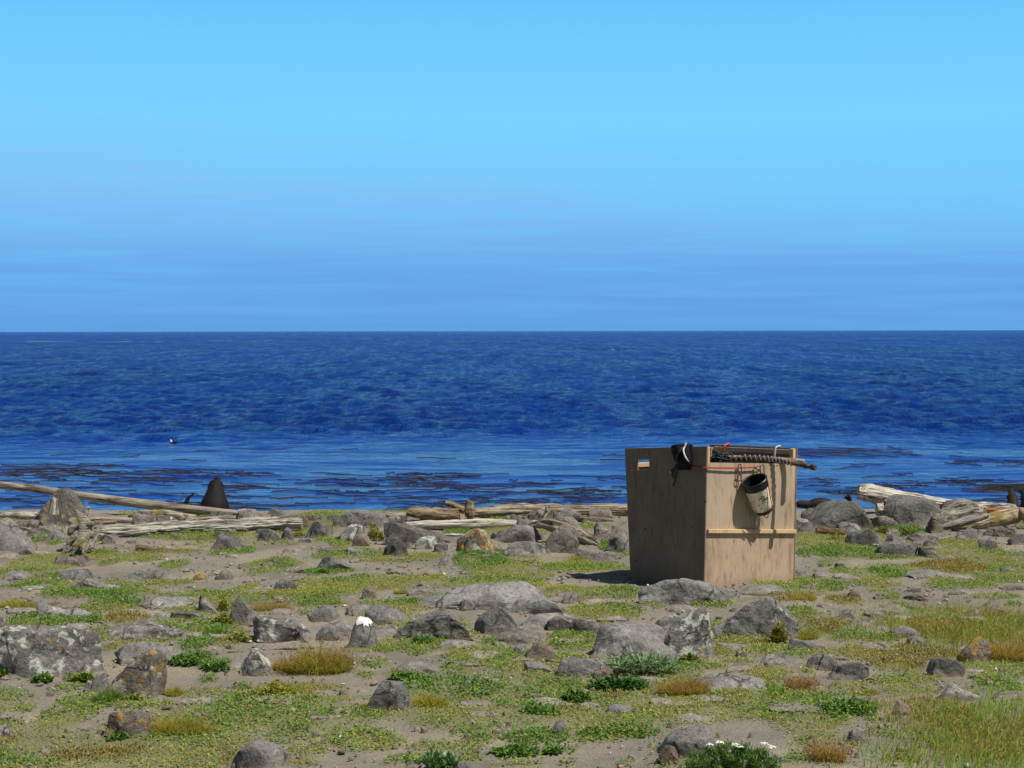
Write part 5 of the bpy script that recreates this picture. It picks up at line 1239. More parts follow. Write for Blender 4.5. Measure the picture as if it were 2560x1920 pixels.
# ------------------------------------------------------------------ driftwood
def wood(pts, label, mat, name='driftwood_log', cat='log', group='driftwood logs along the shore', seg=26, n=110, grain=.06, knots=.10, flat=1.0, tint=(1, 1, 1), seed=1, lift=0.0, Yfix=None, capn=True, shift=None):
    """pts rows: zone, x, y(centre line), radius px, [Y]"""
    P = []; R = []; dy = shift
    if dy is None:
        c = []
        for r in pts:
            if len(r) > 4:
                q, rp = zp(r[0], r[1], r[2]), r[3] * ZON[r[0]][2]; Ya = at(q[0], q[1] + rp * .9)[1]; c.append(Ya + rp * Ya / FPX * .8 - r[4])
        dy = min(c) if c else 0.0
    for r in pts:
        px, py = zp(r[0], r[1], r[2]); rp = r[3] * ZON[r[0]][2]
        Ya = at(px, py + rp)[1]; Ya = Ya + rp * Ya / FPX * .8
        Y = r[4] + dy if len(r) > 4 else Ya
        P.append(unproj(px, py, Y)); R.append(rp * Y / FPX)
    V, F = tube(P, R, n, seg, flat=flat)
    P = np.array(P); org = P[0]; X = P[-1] - P[0]; L = np.linalg.norm(X)
    T, N, Bv = frame_of(X); M = np.column_stack([T, N, Bv]); 
    Lc = (V - org) @ M                                       # local, x along the log
    ring = np.arange(len(V)); 
    cen = np.concatenate([np.repeat(spline(P, n), seg, 0), P[:1], P[-1:]])
    dirn = V - cen; rad = np.linalg.norm(dirn, axis=1); dirn = dirn / np.maximum(rad, 1e-6)[:, None]
    rad_m = np.mean(R)
    a = np.arctan2(dirn @ Bv, dirn @ N)
    q = np.stack([Lc[:, 0] / rad_m * .22, np.cos(a) * 3.2, np.sin(a) * 3.2], -1)
    g = grain * (fbm(q + seed, 4, seed) + .8 * (np.abs(fbm(q * (1, 2.2, 2.2) + 5, 3, seed + 4)) - .3))
    kn = knots * fbm(np.stack([Lc[:, 0] / rad_m * .5, np.cos(a), np.sin(a)], -1) + seed * 3, 3, seed + 9)
    V = V + dirn * (rad_m * (g * 2 + kn * 1.6))[:, None]
    if capn:
        e = fbm(V * 40, 3, seed) * .18 * rad_m
        endm = np.zeros(len(V)); endm[:seg] = -1; endm[-2 - seg:-2] = 1; endm[-2] = -1.3; endm[-1] = 1.3
        V = V + (T[None] * (e * np.abs(endm) + endm * .15 * rad_m)[:, None])
    Lc = (V - org) @ M
    me = bpy.data.meshes.new(name); me.from_pydata([tuple(v) for v in Lc], [], F); me.update()
    me.polygons.foreach_set('use_smooth', np.ones(len(me.polygons), bool)); me.set_sharp_from_angle(angle=math.radians(45))
    me.materials.append(mat)
    o = bpy.data.objects.new(name, me); COL.objects.link(o)
    o.matrix_world = Matrix([[*M[0], org[0]], [*M[1], org[1]], [*M[2], org[2]], [0, 0, 0, 1]])
    o.color = (*tint, 1); ORG[o.name] = org; DY[o.name] = dy
    return tag(o, label, cat, group)
DY = {}
def limb(parent, pts, mat, name='branch_stub', seg=14, n=24, seed=3):
    o = wood(pts, None, mat, name, None, None, seg, n, .07, .12, seed=seed, shift=DY[parent.name])
    del_keys = [k for k in ('label', 'category', 'group') if k in o]
    for k in del_keys: del o[k]
    mw = o.matrix_world.copy(); o.parent = parent; bpy.context.view_layer.update(); o.matrix_parent_inverse = parent.matrix_world.inverted(); o.matrix_world = mw
    o.color = parent.color
    return o
wood([('Z1', -160, 168, 30, 24.6), ('Z1', 300, 215, 33, 24.4), ('Z1', 800, 287, 36, 24.0), ('Z1', 1300, 352, 40, 23.6), ('Z1', 1750, 402, 37, 23.3), ('Z1', 2240, 448, 26, 23.0)],
     'long straight grey pole leaning up to the left over the water', M_WGREY, seed=2, grain=.025, knots=.03, tint=(1.1, 1.05, .95), n=160)
lg = wood([('Z1', 10, 450, 26), ('Z1', 200, 448, 36), ('Z1', 380, 446, 34), ('Z1', 535, 450, 26)], 'short pale log with an upright stub at the far left', M_WPALE, seed=4, tint=(.9, .88, .85))
limb(lg, [('Z1', 462, 430, 44, 22.3), ('Z1', 464, 370, 38, 22.3), ('Z1', 468, 310, 28, 22.3), ('Z1', 470, 292, 12, 22.3)], M_WPALE)
wood([('Z1', 870, 585, 38, 21.1), ('Z1', 1050, 585, 56, 21.15), ('Z1', 1400, 562, 58, 21.3), ('Z1', 1750, 545, 55, 21.45), ('Z1', 2100, 525, 54, 21.6), ('Z2', 120, 515, 52, 21.7), ('Z2', 390, 512, 44, 21.7)],
     'thick cracked white log lying across the left side above green plants', M_WPALE, seed=6, grain=.2, knots=.14, tint=(.9, .89, .86), n=260, seg=44)
wood([('Z1', 780, 474, 20), ('Z1', 1100, 486, 24), ('Z1', 1420, 492, 16)], 'thin pale log lying behind the cracked white log', M_WPALE, seed=8, tint=(.85, .8, .75))
wood([('Z1', 830, 505, 16), ('Z1', 1000, 502, 18)], 'short brown stick end beside the root stump', M_WBROWN, seed=9, tint=(1.8, 1.7, 1.5), cat='stick')
ch = wood([('Z1', 1120, 455, 14), ('Z1', 1250, 440, 42), ('Z1', 1420, 440, 46), ('Z1', 1560, 458, 36), ('Z1', 1690, 470, 18)], 'weathered driftwood chunk with yellow moss under the leaning pole', M_WMOSS, seed=10, knots=.25)
wood([('Z1', 1600, 490, 16), ('Z1', 1900, 470, 22), ('Z1', 2212, 462, 22)], 'thin grey log behind the cracked white log, below the upright seal', M_WGREY, seed=12)
wood([('Z1', 2000, 425, 12), ('Z1', 2110, 408, 20), ('Z1', 2200, 402, 12)], 'short broken plank beside the upright seal', M_WGREY, seed=13, cat='driftwood', name='driftwood_plank')
wood([('Z1', 1185, 725, 30), ('Z1', 1260, 730, 26), ('Z1', 1330, 742, 14), ('Z1', 1415, 730, 10)], 'dark brown curved piece of wood lying on sand below the cracked white log', M_WBROWN, seed=14, cat='driftwood', name='driftwood_piece')
wood([('Z2', 905, 445, 24), ('Z2', 1100, 443, 30), ('Z2', 1310, 450, 30)], 'pale thin log half hidden on the ridge left of the driftwood knot', M_WPALE, seed=15, tint=(.8, .76, .66))
kn = wood([('Z2', 1305, 425, 30, 21.8), ('Z2', 1370, 420, 48, 21.8), ('Z2', 1480, 425, 55, 21.85), ('Z2', 1600, 438, 52, 21.9), ('Z2', 1720, 440, 52, 21.95), ('Z2', 1745, 440, 46, 21.95)],
          'stubby brown driftwood trunk with a rounded knob end on the ridge', M_WGREY, seed=16, knots=.22, tint=(.85, .72, .52), flat=1.0)
limb(kn, [('Z2', 1800, 395, 40, 22.0), ('Z2', 1740, 372, 34, 22.0), ('Z2', 1690, 345, 26, 22.0), ('Z2', 1640, 338, 22, 22.0)], M_WGREY, name='branch')
wood([('Z2', 1850, 500, 10, 21.9), ('Z2', 1845, 430, 46, 21.85), ('Z2', 1848, 370, 44, 21.9), ('Z2', 1855, 328, 36, 21.9)], 'stumpy upright lichened post between two ridge logs', M_WMOSS, seed=17, name='driftwood_stump', cat='stump', tint=(.75, .72, .68), knots=.25, n=50)
wood([('Z3', -20, 440, 62, 22.4), ('Z3', 300, 425, 90, 22.4), ('Z3', 650, 400, 88, 22.45), ('Z3', 1000, 405, 82, 22.5), ('Z3', 1500, 395, 76, 22.6), ('Z3', 2150, 395, 78, 22.7)],
     'long thick grey log along the ridge running behind the hide', M_WGREY, seed=18, n=200, seg=40, grain=.13, tint=(1.05, .98, .85))
wood([('Z2', 1285, 530, 30, 21.2), ('Z2', 1500, 525, 40, 21.2), ('Z2', 1800, 522, 42, 21.3), ('Z3', 200, 575, 65, 21.4), ('Z3', 600, 575, 55, 21.5), ('Z3', 1000, 560, 28, 21.6)],
     'smooth bleached white log lying flat above the orange lichened rock', M_WPALE, seed=20, n=160, tint=(1.05, 1.03, .98), grain=.1)
wood([('Z2', 1600, 613, 8), ('Z2', 1700, 612, 12), ('Z2', 1800, 611, 8)], 'small pale stick left of the orange lichened rock', M_WPALE, seed=21, cat='stick')
st = wood([('Z3', 880, 520, 60, 21.9), ('Z3', 930, 470, 80, 21.9), ('Z3', 970, 400, 72, 21.9), ('Z3', 990, 345, 40, 21.9)], 'splintered pale stump standing before the long ridge log', M_WPALE, seed=22, name='driftwood_stump', cat='stump', tint=(.72, .68, .62), knots=.3, grain=.14, n=50)
limb(st, [('Z3', 985, 400, 22, 21.85), ('Z3', 988, 345, 14, 21.85), ('Z3', 992, 322, 4, 21.85)], M_WPALE, name='splinter')
wood([('Z3', 760, 600, 20, 20.6), ('Z3', 950, 570, 70, 20.5), ('Z3', 1150, 620, 105, 20.4), ('Z3', 1350, 690, 110, 20.3), ('Z3', 1520, 780, 80, 20.2), ('Z3', 1670, 850, 22, 20.1)],
     'splintered grey slab of wood sloping to the right near the hide', M_WGREY, seed=23, grain=.16, knots=.2, name='driftwood_slab', cat='driftwood', tint=(.8, .76, .7), n=130, seg=36)
wood([('Z4', 300, 615, 30, 20.3), ('Z4', 400, 622, 42, 20.3), ('Z4', 560, 640, 28, 20.2)], 'short dark brown log in front of the big dark boulder', M_WBROWN, seed=25, tint=(1.2, 1.1, 1))
wood([('Z4', 170, 608, 12, 20.5), ('Z4', 240, 608, 18, 20.5), ('Z4', 310, 600, 12, 20.4)], 'short tan plank end right of the hide', M_WBROWN, seed=26, tint=(2.2, 2, 1.7), cat='driftwood', name='driftwood_plank')
wood([('Z4', 692, 255, 62, 24.0), ('Z4', 790, 270, 84, 24.0), ('Z4', 950, 300, 84, 24.1), ('Z4', 1150, 338, 78, 24.2), ('Z4', 1500, 375, 48, 24.4), ('Z4', 1850, 385, 34, 24.6), ('Z4', 2120, 392, 22, 24.8)],
     'large bleached log with a hollow rotten end pointing left at the right', M_WPALE, seed=27, n=200, seg=44, grain=.15, tint=(1.12, 1.1, 1.05))
wood([('Z4', 860, 420, 60, 23.6), ('Z4', 950, 420, 62, 23.6), ('Z4', 1050, 500, 40, 23.4)], 'bleached slab of wood between the two dark boulders', M_WPALE, seed=28, tint=(1.05, 1.02, .95), cat='driftwood', name='driftwood_slab')
wood([('Z4', 1850, 425, 26, 23.5), ('Z4', 2000, 425, 30, 23.5), ('Z4', 2120, 428, 26, 23.5)], 'reddish brown log behind the root driftwood at the far right', M_WBROWN, seed=29, tint=(1.9, 1.3, 1.0))
# broad root plate at the right
rt = wood([('Z4', 1400, 590, 30, 21.3), ('Z4', 1480, 520, 90, 21.4), ('Z4', 1620, 475, 112, 21.5), ('Z4', 1740, 460, 100, 21.5), ('Z4', 1850, 500, 60, 21.5), ('Z4', 1880, 520, 30, 21.5)],
          'big pale grey root plate of driftwood at the right', M_WPALE, seed=31, grain=.2, knots=.3, name='driftwood_root', cat='driftwood', tint=(.62, .61, .58), n=130, seg=40)
limb(rt, [('Z4', 1430, 590, 26, 21.2), ('Z4', 1600, 550, 40, 21.15), ('Z4', 1760, 500, 44, 21.15), ('Z4', 1870, 480, 26, 21.2)], M_WPALE, 'root_ridge', n=50, seed=5)
limb(rt, [('Z4', 1360, 610, 18, 21.0), ('Z4', 1378, 560, 26, 21.0), ('Z4', 1385, 510, 20, 21.0), ('Z4', 1400, 470, 14, 21.1)], M_WMOSS, 'root_prong', seed=6)
rl_ = wood([('Z4', 1560, 590, 20, 21.0), ('Z4', 1700, 560, 46, 21.0), ('Z4', 1850, 535, 62, 21.05), ('Z4', 2000, 500, 82, 21.1), ('Z4', 2120, 470, 72, 21.1), ('Z4', 2190, 440, 44, 21.1)],
           'yellow-stained twisted driftwood log at the far right', M_WMOSS, seed=33, grain=.1, knots=.25, tint=(1.1, 1.05, .95), n=130, seg=36)
limb(rl_, [('Z4', 2100, 440, 44, 21.15), ('Z4', 2180, 440, 40, 21.1), ('Z4', 2212, 460, 44, 21.0), ('Z4', 2260, 560, 30, 21.0)], M_WMOSS, 'root', seed=7)
# root stump at the left: several limbs fused into one surface
def stump():
    mb = MB()
    J = lambda x, y, r, Y0, Y=0: (unproj(*zp('Z1', x, y), Y0 + .55), r * ZON['Z1'][2] * 20.3 / FPX)
    def br(*pts):
        q = [J(*p) for p in pts]; mb.add(*tube([a for a, _ in q], [b for _, b in q], 16, 12))
    br((700, 720, 20, 19.7), (720, 650, 58, 19.8), (735, 560, 62, 19.9), (715, 480, 58, 20.0), (690, 430, 30, 20.0))
    br((700, 500, 45, 20.0), (630, 480, 26, 20.0), (605, 510, 20, 19.9)); br((720, 480, 40, 20.0), (745, 420, 26, 20.0), (752, 380, 18, 20.0), (785, 376, 10, 20.0))
    br((700, 480, 40, 20.0), (670, 410, 24, 20.05), (650, 385, 12, 20.05)); br((730, 540, 45, 19.9), (790, 520, 22, 19.85), (835, 498, 10, 19.85))
    br((720, 620, 40, 19.8), (790, 610, 30, 19.8), (830, 640, 20, 19.8), (800, 690, 22, 19.75), (760, 745, 14, 19.65))
    br((720, 620, 40, 19.85), (640, 640, 36, 19.8), (600, 690, 30, 19.8), (580, 740, 24, 19.75), (530, 762, 8, 19.7))
    br((740, 600, 30, 19.7), (690, 670, 40, 19.55), (650, 730, 32, 19.5), (620, 785, 12, 19.45)); br((740, 640, 30, 19.7), (730, 700, 26, 19.55), (710, 780, 10, 19.4))
    br((690, 520, 40, 19.95), (620, 560, 34, 19.9), (600, 620, 22, 19.9))
    def disp(V): return V + .02 * np.stack([fbm(V * 14, 3, 1), fbm(V * 14, 3, 2), fbm(V * (14, 14, 6), 3, 3)], -1)
    o = remeshed(mb, 'root_stump', M_WMOSS, .012, 2, disp=disp, smooth=True, origin=at(*zp('Z1', 690, 780)))
    o.color = (.74, .75, .76, 1)
    tag(o, 'gnarled upturned root stump with orange lichen at the left', 'stump')
stump()
# loose sticks in the foreground
for z, pts, lab, m in [('Z7', [(565, 1186, 5), (630, 1196, 7), (695, 1210, 4)], 'short white stick lying on the foreground grass', M_WPALE), ('Z7', [(468, 888, 5), (550, 894, 8), (636, 888, 5)], 'dark reddish stick on the sand in the middle foreground', M_WBROWN),
                       ('Z9', [(945, 968, 5), (1050, 962, 6), (1160, 950, 4)], 'thin brown stick lying across the right grass', M_WBROWN), ('Z6', [(100, 655, 6), (200, 658, 8), (300, 662, 4)], 'thin dark twig on the sand left of the white lichened rock', M_WBROWN)]:
    wood([(z, *p) for p in pts], lab, m, 'stick', 'stick', 'loose sticks in the foreground', 8, 20, seed=41, tint=(1.1, 1, .95))

# ------------------------------------------------------------------ animals
def loftpts(mb, rows, seg=22, n=40):
    """rows: centre xyz, half width sideways (normal to spine, level), half height"""
    A = np.array([[*c, a, b] for c, a, b in rows]); S = spline(A, n); C = S[:, :3]; T = np.gradient(C, axis=0)
    th = np.linspace(0, 2 * np.pi, seg, endpoint=False); V = []; F = []
    for i in range(n):
        t, N, Bv = frame_of(T[i])
        V.append(C[i] + max(S[i, 3], .003) * np.cos(th)[:, None] * N + max(S[i, 4], .003) * np.sin(th)[:, None] * Bv)
    for i in range(n - 1):
        for j in range(seg): F.append((i * seg + j, i * seg + (j + 1) % seg, (i + 1) * seg + (j + 1) % seg, (i + 1) * seg + j))
    V = np.vstack([np.concatenate(V), C[0], C[-1]]); a0 = n * seg
    for j in range(seg): F += [(a0, (j + 1) % seg, j), (a0 + 1, (n - 1) * seg + j, (n - 1) * seg + (j + 1) % seg)]
    mb.add(V, F)
def upright_seal(px, Y, top, hw, label, mat, turn=0.0, base_py=None):
    """a fur seal sitting up with its back to the camera; hw: list of (py, half width px)"""
    s = Y / FPX
    def C(py, dx=0, dy=0):
        p = unproj(px + dx, py, Y); return p + np.array([math.sin(turn) * dy, math.cos(turn) * dy, 0])
    mb = MB()
    rows = []
    H = hw[-1][0] - hw[0][0]
    for py, w in hw:
        t = (py - hw[0][0]) / H
        dy = .10 * (1 - t) ** 2 - .06 * math.sin(math.pi * min(1, t))
        rows.append((C(py, 0, dy), w * s * (1.0), w * s * (.82 + .35 * t)))
    loftpts(mb, rows, 26, 46)
    hd = C(hw[1][0], 0, .10)
    mb_m = [(hd, .055, .055), (hd + np.array([math.sin(turn) * .12, math.cos(turn) * .12, .025]), .045, .042), (hd + np.array([math.sin(turn) * .20, math.cos(turn) * .20, .035]), .022, .02)]
    loftpts(mb, mb_m, 14, 14)                                      # muzzle, pointing out to sea
    fl = np.array([math.cos(turn), -math.sin(turn), 0])
    for sgn_ in (-1, 1):                                            # fore flippers planted beside the chest
        a = C(hw[-1][0] - .30 * H) + fl * sgn_ * hw[-2][1] * s * .75 + np.array([0, .1, 0])
        g = C(hw[-1][0]) + fl * sgn_ * hw[-1][1] * s * 1.25 + np.array([0, .12, .0])
        loftpts(mb, [(a, .05, .09), ((a + g) / 2 + fl * sgn_ * .04, .035, .09), (g, .025, .08), (g + fl * sgn_ * .12 + np.array([0, .06, -.01]), .015, .06)], 12, 14)
        e = C(hw[1][0] + 5) + fl * sgn_ * (hw[2][1] * s * .92) + np.array([0, .06, 0])
        loftpts(mb, [(e, .008, .008), (e + fl * sgn_ * .012 + np.array([0, -.012, -.02]), .008, .008), (e + fl * sgn_ * .014 + np.array([0, -.02, -.04]), .004, .004)], 8, 8)   # small furled ears
    b = C(hw[-1][0])
    loftpts(mb, [(b + np.array([0, -.02, .12]), hw[-1][1] * s * .9, .13), (b + np.array([.05, -.20, .09]), hw[-1][1] * s * .6, .09), (b + np.array([.12, -.36, .05]), .06, .04), (b + np.array([.2, -.48, .03]), .08, .015)], 14, 20)
    o = remeshed(mb, 'fur_seal', mat, .009, 1, origin=b, disp=lambda V: V + .004 * np.stack([fbm(V * 45, 2, 1), fbm(V * 45, 2, 2), fbm(V * 45, 2, 3)], -1))
    return tag(o, label, 'seal', 'fur seals resting along the shore')
upright_seal(537.5, 24.3, 1205, [(1203, 7), (1205, 14), (1211, 18), (1225, 21), (1237, 25.5), (1250, 31.5), (1262, 35.5), (1280, 37), (1310, 40), (1352, 40)], 'dark fur seal sitting upright with its back turned beside the leaning pole', M_FUR)
upright_seal(2531.5, 28.6, 1235, [(1234, 1.5), (1236, 9), (1243, 12), (1250, 13), (1260, 15.5), (1272, 21), (1290, 25)], 'brown fur seal sitting up behind the yellow-stained log at the right', M_FURB, turn=.15)
upright_seal(2567, 27.9, 1234, [(1232, 2), (1236, 9), (1244, 13), (1255, 16), (1270, 20), (1292, 25)], 'grey-brown fur seal partly cut off by the right edge', M_FUR, turn=-.1)
def lying_seal():
    Y = 29.0; mb = MB(); s = Y / FPX * ZON['S2'][2]
    S_ = lambda x, y, dy=0: unproj(*zp('S2', x, y), Y + dy)
    loftpts(mb, [(S_(30, 690), 14 * s, 14 * s), (S_(70, 680), 44 * s, 40 * s), (S_(150, 655), 85 * s, 82 * s), (S_(260, 650), 110 * s, 92 * s), (S_(400, 665), 135 * s, 100 * s), (S_(540, 640), 165 * s, 125 * s), (S_(700, 630), 175 * s, 132 * s),
                 (S_(850, 650), 160 * s, 118 * s), (S_(1000, 665), 130 * s, 92 * s), (S_(1150, 680), 90 * s, 66 * s), (S_(1270, 690), 60 * s, 46 * s)], 26, 70)
    for k, (pts) in enumerate([[(1260, 660), (1330, 590), (1345, 510), (1300, 440), (1235, 400)], [(1260, 665), (1320, 590), (1310, 530), (1240, 505), (1165, 490)], [(1260, 660), (1325, 590), (1330, 520), (1270, 470), (1200, 450)]]):
        r = [46, 44, 46, 30, 8]
        loftpts(mb, [(S_(x, y, .03 * (k - 1)), rr_ * s * .8, rr_ * s) for (x, y), rr_ in zip(pts, r)], 12, 24)
    loftpts(mb, [(S_(480, 720, -.15), 50 * s, 30 * s), (S_(600, 770, -.28), 70 * s, 18 * s), (S_(760, 780, -.34), 60 * s, 10 * s)], 12, 16)   # fore flipper folded back
    loftpts(mb, [(S_(130, 600, -.05), 8 * s, 8 * s), (S_(165, 630, -.09), 8 * s, 8 * s), (S_(200, 645, -.09), 3 * s, 3 * s)], 8, 8)
    o = remeshed(mb, 'fur_seal', M_FURB, .012, 3, origin=S_(600, 770))
    tag(o, 'brown fur seal asleep on its belly with hind flippers raised, right of the hide', 'seal', 'fur seals resting along the shore')
lying_seal()
def log_seal():
    """a seal lying behind the leaning pole, hind flippers up"""
    Y = 24.9; mb = MB(); s = Y / FPX
    S_ = lambda px, py, dy=0: unproj(px, py, Y + dy)
    loftpts(mb, [(S_(330, 1302), 6 * s, 5 * s), (S_(345, 1300), 18 * s, 14 * s), (S_(375, 1306), 30 * s, 20 * s), (S_(410, 1306), 34 * s, 22 * s), (S_(440, 1304), 26 * s, 18 * s), (S_(458, 1300), 14 * s, 10 * s)], 22, 40)
    loftpts(mb, [(S_(455, 1300), 10 * s, 9 * s), (S_(463, 1272), 8 * s, 8 * s), (S_(467, 1254), 6 * s, 6.5 * s), (S_(473, 1243), 4 * s, 4 * s), (S_(484, 1235), 2.4 * s, 2.2 * s), (S_(487, 1232), 1 * s, 1 * s)], 12, 26)
    loftpts(mb, [(S_(450, 1300, .05), 10 * s, 9 * s), (S_(458, 1276, .06), 7 * s, 7 * s), (S_(466, 1262, .08), 4 * s, 3 * s), (S_(471, 1257, .1), 1.5 * s, 1 * s)], 12, 20)
    loftpts(mb, [(S_(352, 1296, -.1), 10 * s, 6 * s), (S_(343, 1284, -.15), 8 * s, 4 * s), (S_(334, 1288, -.2), 4 * s, 2 * s)], 10, 14)
    o = remeshed(mb, 'fur_seal', M_FUR, .014, 2, origin=S_(400, 1325))
    tag(o, 'black fur seal lying behind the leaning pole with one hind flipper in the air', 'seal', 'fur seals resting along the shore')
log_seal()
def seabird():
    p = sea_at(435, 1106); p[2] = SEA + float(sea_h(np.array([p[0]]), np.array([p[1]]), np.array([.5]))[0][0])
    mb = MB(); u = .0145
    C = lambda x, z, y=0: p + np.array([x * u, y * u, z * u])
    loftpts(mb, [(C(11, 3), .01, .01), (C(7, 2.5), .05, .035), (C(0, 1.5), .075, .05), (C(-6, 2), .05, .04), (C(-8, 5), .03, .03), (C(-8, 8), .035, .035), (C(-8, 10.5), .008, .008)], 16, 36)
    loftpts(mb, [(C(-9, 7.6), .022, .02), (C(-13, 7.2), .008, .01), (C(-16, 6.8), .003, .003)], 10, 10)
    o = remeshed(mb, 'seabird', M_FUR, .01, 2, origin=p)
    tag(o, 'small dark seabird with a white face floating beyond the kelp', 'bird')
    mb = MB(); loftpts(mb, [(C(-9.0, 9, -2.2), .008, .008), (C(-7.8, 6.6, -2.6), .026, .028), (C(-6, 3.6, -3.2), .032, .034), (C(-4.5, 1.5, -3.6), .01, .01)], 12, 16); mb.build('white_face', mat_plain('white_feathers', (.78, .77, .74)), parent=o)
seabird()

# ------------------------------------------------------------------ ground cover: many small leaves
LR = np.random.default_rng(23)
G_COL = np.array([(.085, .175, .022), (.125, .225, .030), (.07, .145, .022), (.16, .245, .04), (.10, .19, .05)])
Y_COL = np.array([(.24, .23, .03), (.19, .20, .03), (.29, .235, .035), (.14, .18, .03), (.30, .20, .05)])
B_COL = np.array([(.27, .20, .055), (.21, .19, .04), (.31, .235, .06), (.17, .19, .035), (.25, .16, .065)])
M_COL = np.array([(.23, .28, .04), (.18, .255, .035), (.29, .29, .05), (.20, .29, .04), (.33, .27, .07)])
def leaf_quads(P, size, up, cols, asp=.55, heading=None):
    """diamond leaves: P (n,3) base points"""
    n = len(P)
    a = LR.uniform(0, 2 * np.pi, n) if heading is None else heading
    el = np.clip(LR.normal(up, .35, n), -.2, 1.45)
    T = np.stack([np.cos(a) * np.cos(el), np.sin(a) * np.cos(el), np.sin(el)], -1)
    S = np.stack([-np.sin(a), np.cos(a), LR.normal(0, .35, n)], -1); S /= np.linalg.norm(S, axis=1)[:, None]
    L = size[:, None]
    mid = P + T * L * .55
    V = np.stack([P, mid + S * L * asp * .5, P + T * L - np.array([0, 0, 1]) * L * .12, mid - S * L * asp * .5], 1).reshape(-1, 3)
    F = np.arange(n * 4).reshape(n, 4)
    return V, F, np.repeat(cols, 4, 0)
N = 1700000
lx = LR.uniform(-8, 8, N); ly = 8.7 + 16.6 * LR.uniform(0, 1, N)
inside = np.abs(lx) < .34 * ly + .6
lx, ly = lx[inside], ly[inside]
cv, kd = cover(lx, ly)
clump = .80 + 1.5 * fbm(P3(lx * 4.2, ly * 3.6), 4, 51, .65)
keep = LR.uniform(0, 1, len(lx)) < np.clip(np.clip(cv, 0, 1.15) * clump, 0, 1)
# nothing grows under the hide
def in_quad(x, y):
    q = np.array([NB[:2], RB[:2], FB[:2], LB[:2]]); s = np.ones(len(x), bool)
    for i in range(4):
        a, b = q[i], q[(i + 1) % 4]; s &= ((b[0] - a[0]) * (y - a[1]) - (b[1] - a[1]) * (x - a[0])) > -.0
    return s
keep &= ~in_quad(lx, ly)
lx, ly, kd, cv = lx[keep], ly[keep], kd[keep], cv[keep]
n = len(lx)
C = np.zeros((n, 3))
hue = fbm(P3(lx * 1.7, ly * 1.7), 3, 61)
kd = np.where((kd == 0) & (LR.uniform(0, 1, n) < np.clip(.30 + 1.2 * hue, 0, .8)), 3, kd)
kd = np.where((kd == 3) & (LR.uniform(0, 1, n) < np.clip(.12 - 1.0 * hue, 0, .5)), 0, kd)
for k, pal in enumerate((G_COL, Y_COL, B_COL, M_COL)):
    m = kd == k; C[m] = pal[LR.integers(0, 5, m.sum())]
dry = np.clip(hue * 1.5 + LR.normal(0, .25, n), 0, 1)[:, None] * (kd != 0)[:, None]
C = C * (1 - .5 * dry) + B_COL[LR.integers(0, 5, n)] * .5 * dry
C = C * LR.uniform(.8, 1.55, (n, 1))
szz = np.where(kd == 0, LR.uniform(.016, .034, n), np.where(kd == 2, LR.uniform(.012, .028, n), LR.uniform(.011, .025, n)))
hgt = .012 + .022 * np.clip(cv, 0, 1.3) * LR.uniform(0, 1, n)
P = np.stack([lx, ly, gz(lx, ly) + hgt], -1)
upm = np.where(kd == 2, .95, np.where(kd == 0, .5, .45))
asp_ = .55
V, F, cc = leaf_quads(P, szz, upm, C, asp_)
tag(mk('ground_cover', V, F, M_LEAF, origin=(0, 0, 0), col=cc, smooth=False), 'low mats of green and yellowing leaves creeping over the sand', 'ground cover', kind='stuff')

# ------------------------------------------------------------------ grass blades and tussocks
def blades(P, H, W_, lean, heading, cols, tipcol=None, k=3):
    n = len(P); L = []
    ct, st = np.cos(heading), np.sin(heading)
    D = np.stack([ct, st, 0 * ct], -1); S = np.stack([-st, ct, 0 * ct], -1)
    ang = LR.uniform(0, np.pi, n); S = np.stack([np.cos(ang), np.sin(ang), 0 * ang], -1)
    V = np.zeros((n, 2 * k + 1, 3)); CC = np.zeros((n, 2 * k + 1, 3))
    for i in range(k + 1):
        t = i / k
        c = P + D * (lean * H * t ** 1.8)[:, None] + np.array([0, 0, 1.0]) * (H * (t - .25 * lean * t ** 2))[:, None]
        col = cols if tipcol is None else cols * (1 - t ** 3) + tipcol * t ** 3
        if i < k:
            w = (W_ * (1 - .75 * t))[:, None] * .5
            V[:, 2 * i] = c - S * w; V[:, 2 * i + 1] = c + S * w; CC[:, 2 * i] = col; CC[:, 2 * i + 1] = col
        else: V[:, 2 * k] = c; CC[:, 2 * k] = col
    o = (np.arange(n) * (2 * k + 1))[:, None]
    F = []
    for i in range(k - 1):
        F.append(o + np.array([2 * i, 2 * i + 1, 2 * i + 3])); F.append(o + np.array([2 * i, 2 * i + 3, 2 * i + 2]))
    F.append(o + np.array([2 * k - 2, 2 * k - 1, 2 * k]))
    return V.reshape(-1, 3), np.concatenate(F), CC.reshape(-1, 3)
PAL = {'g': np.array([(.09, .18, .025), (.13, .23, .03), (.17, .27, .04)]), 'y': np.array([(.32, .33, .04), (.40, .36, .05), (.24, .29, .04), (.45, .34, .07)]),
       'b': np.array([(.38, .27, .07), (.32, .24, .06), (.44, .32, .09), (.26, .26, .05)]), 'm': np.array([(.30, .31, .045), (.38, .31, .06), (.23, .28, .04), (.42, .33, .075)])}
TIP = {'g': (.2, .28, .05), 'y': (.45, .36, .08), 'b': (.50, .29, .11), 'm': (.52, .40, .10)}
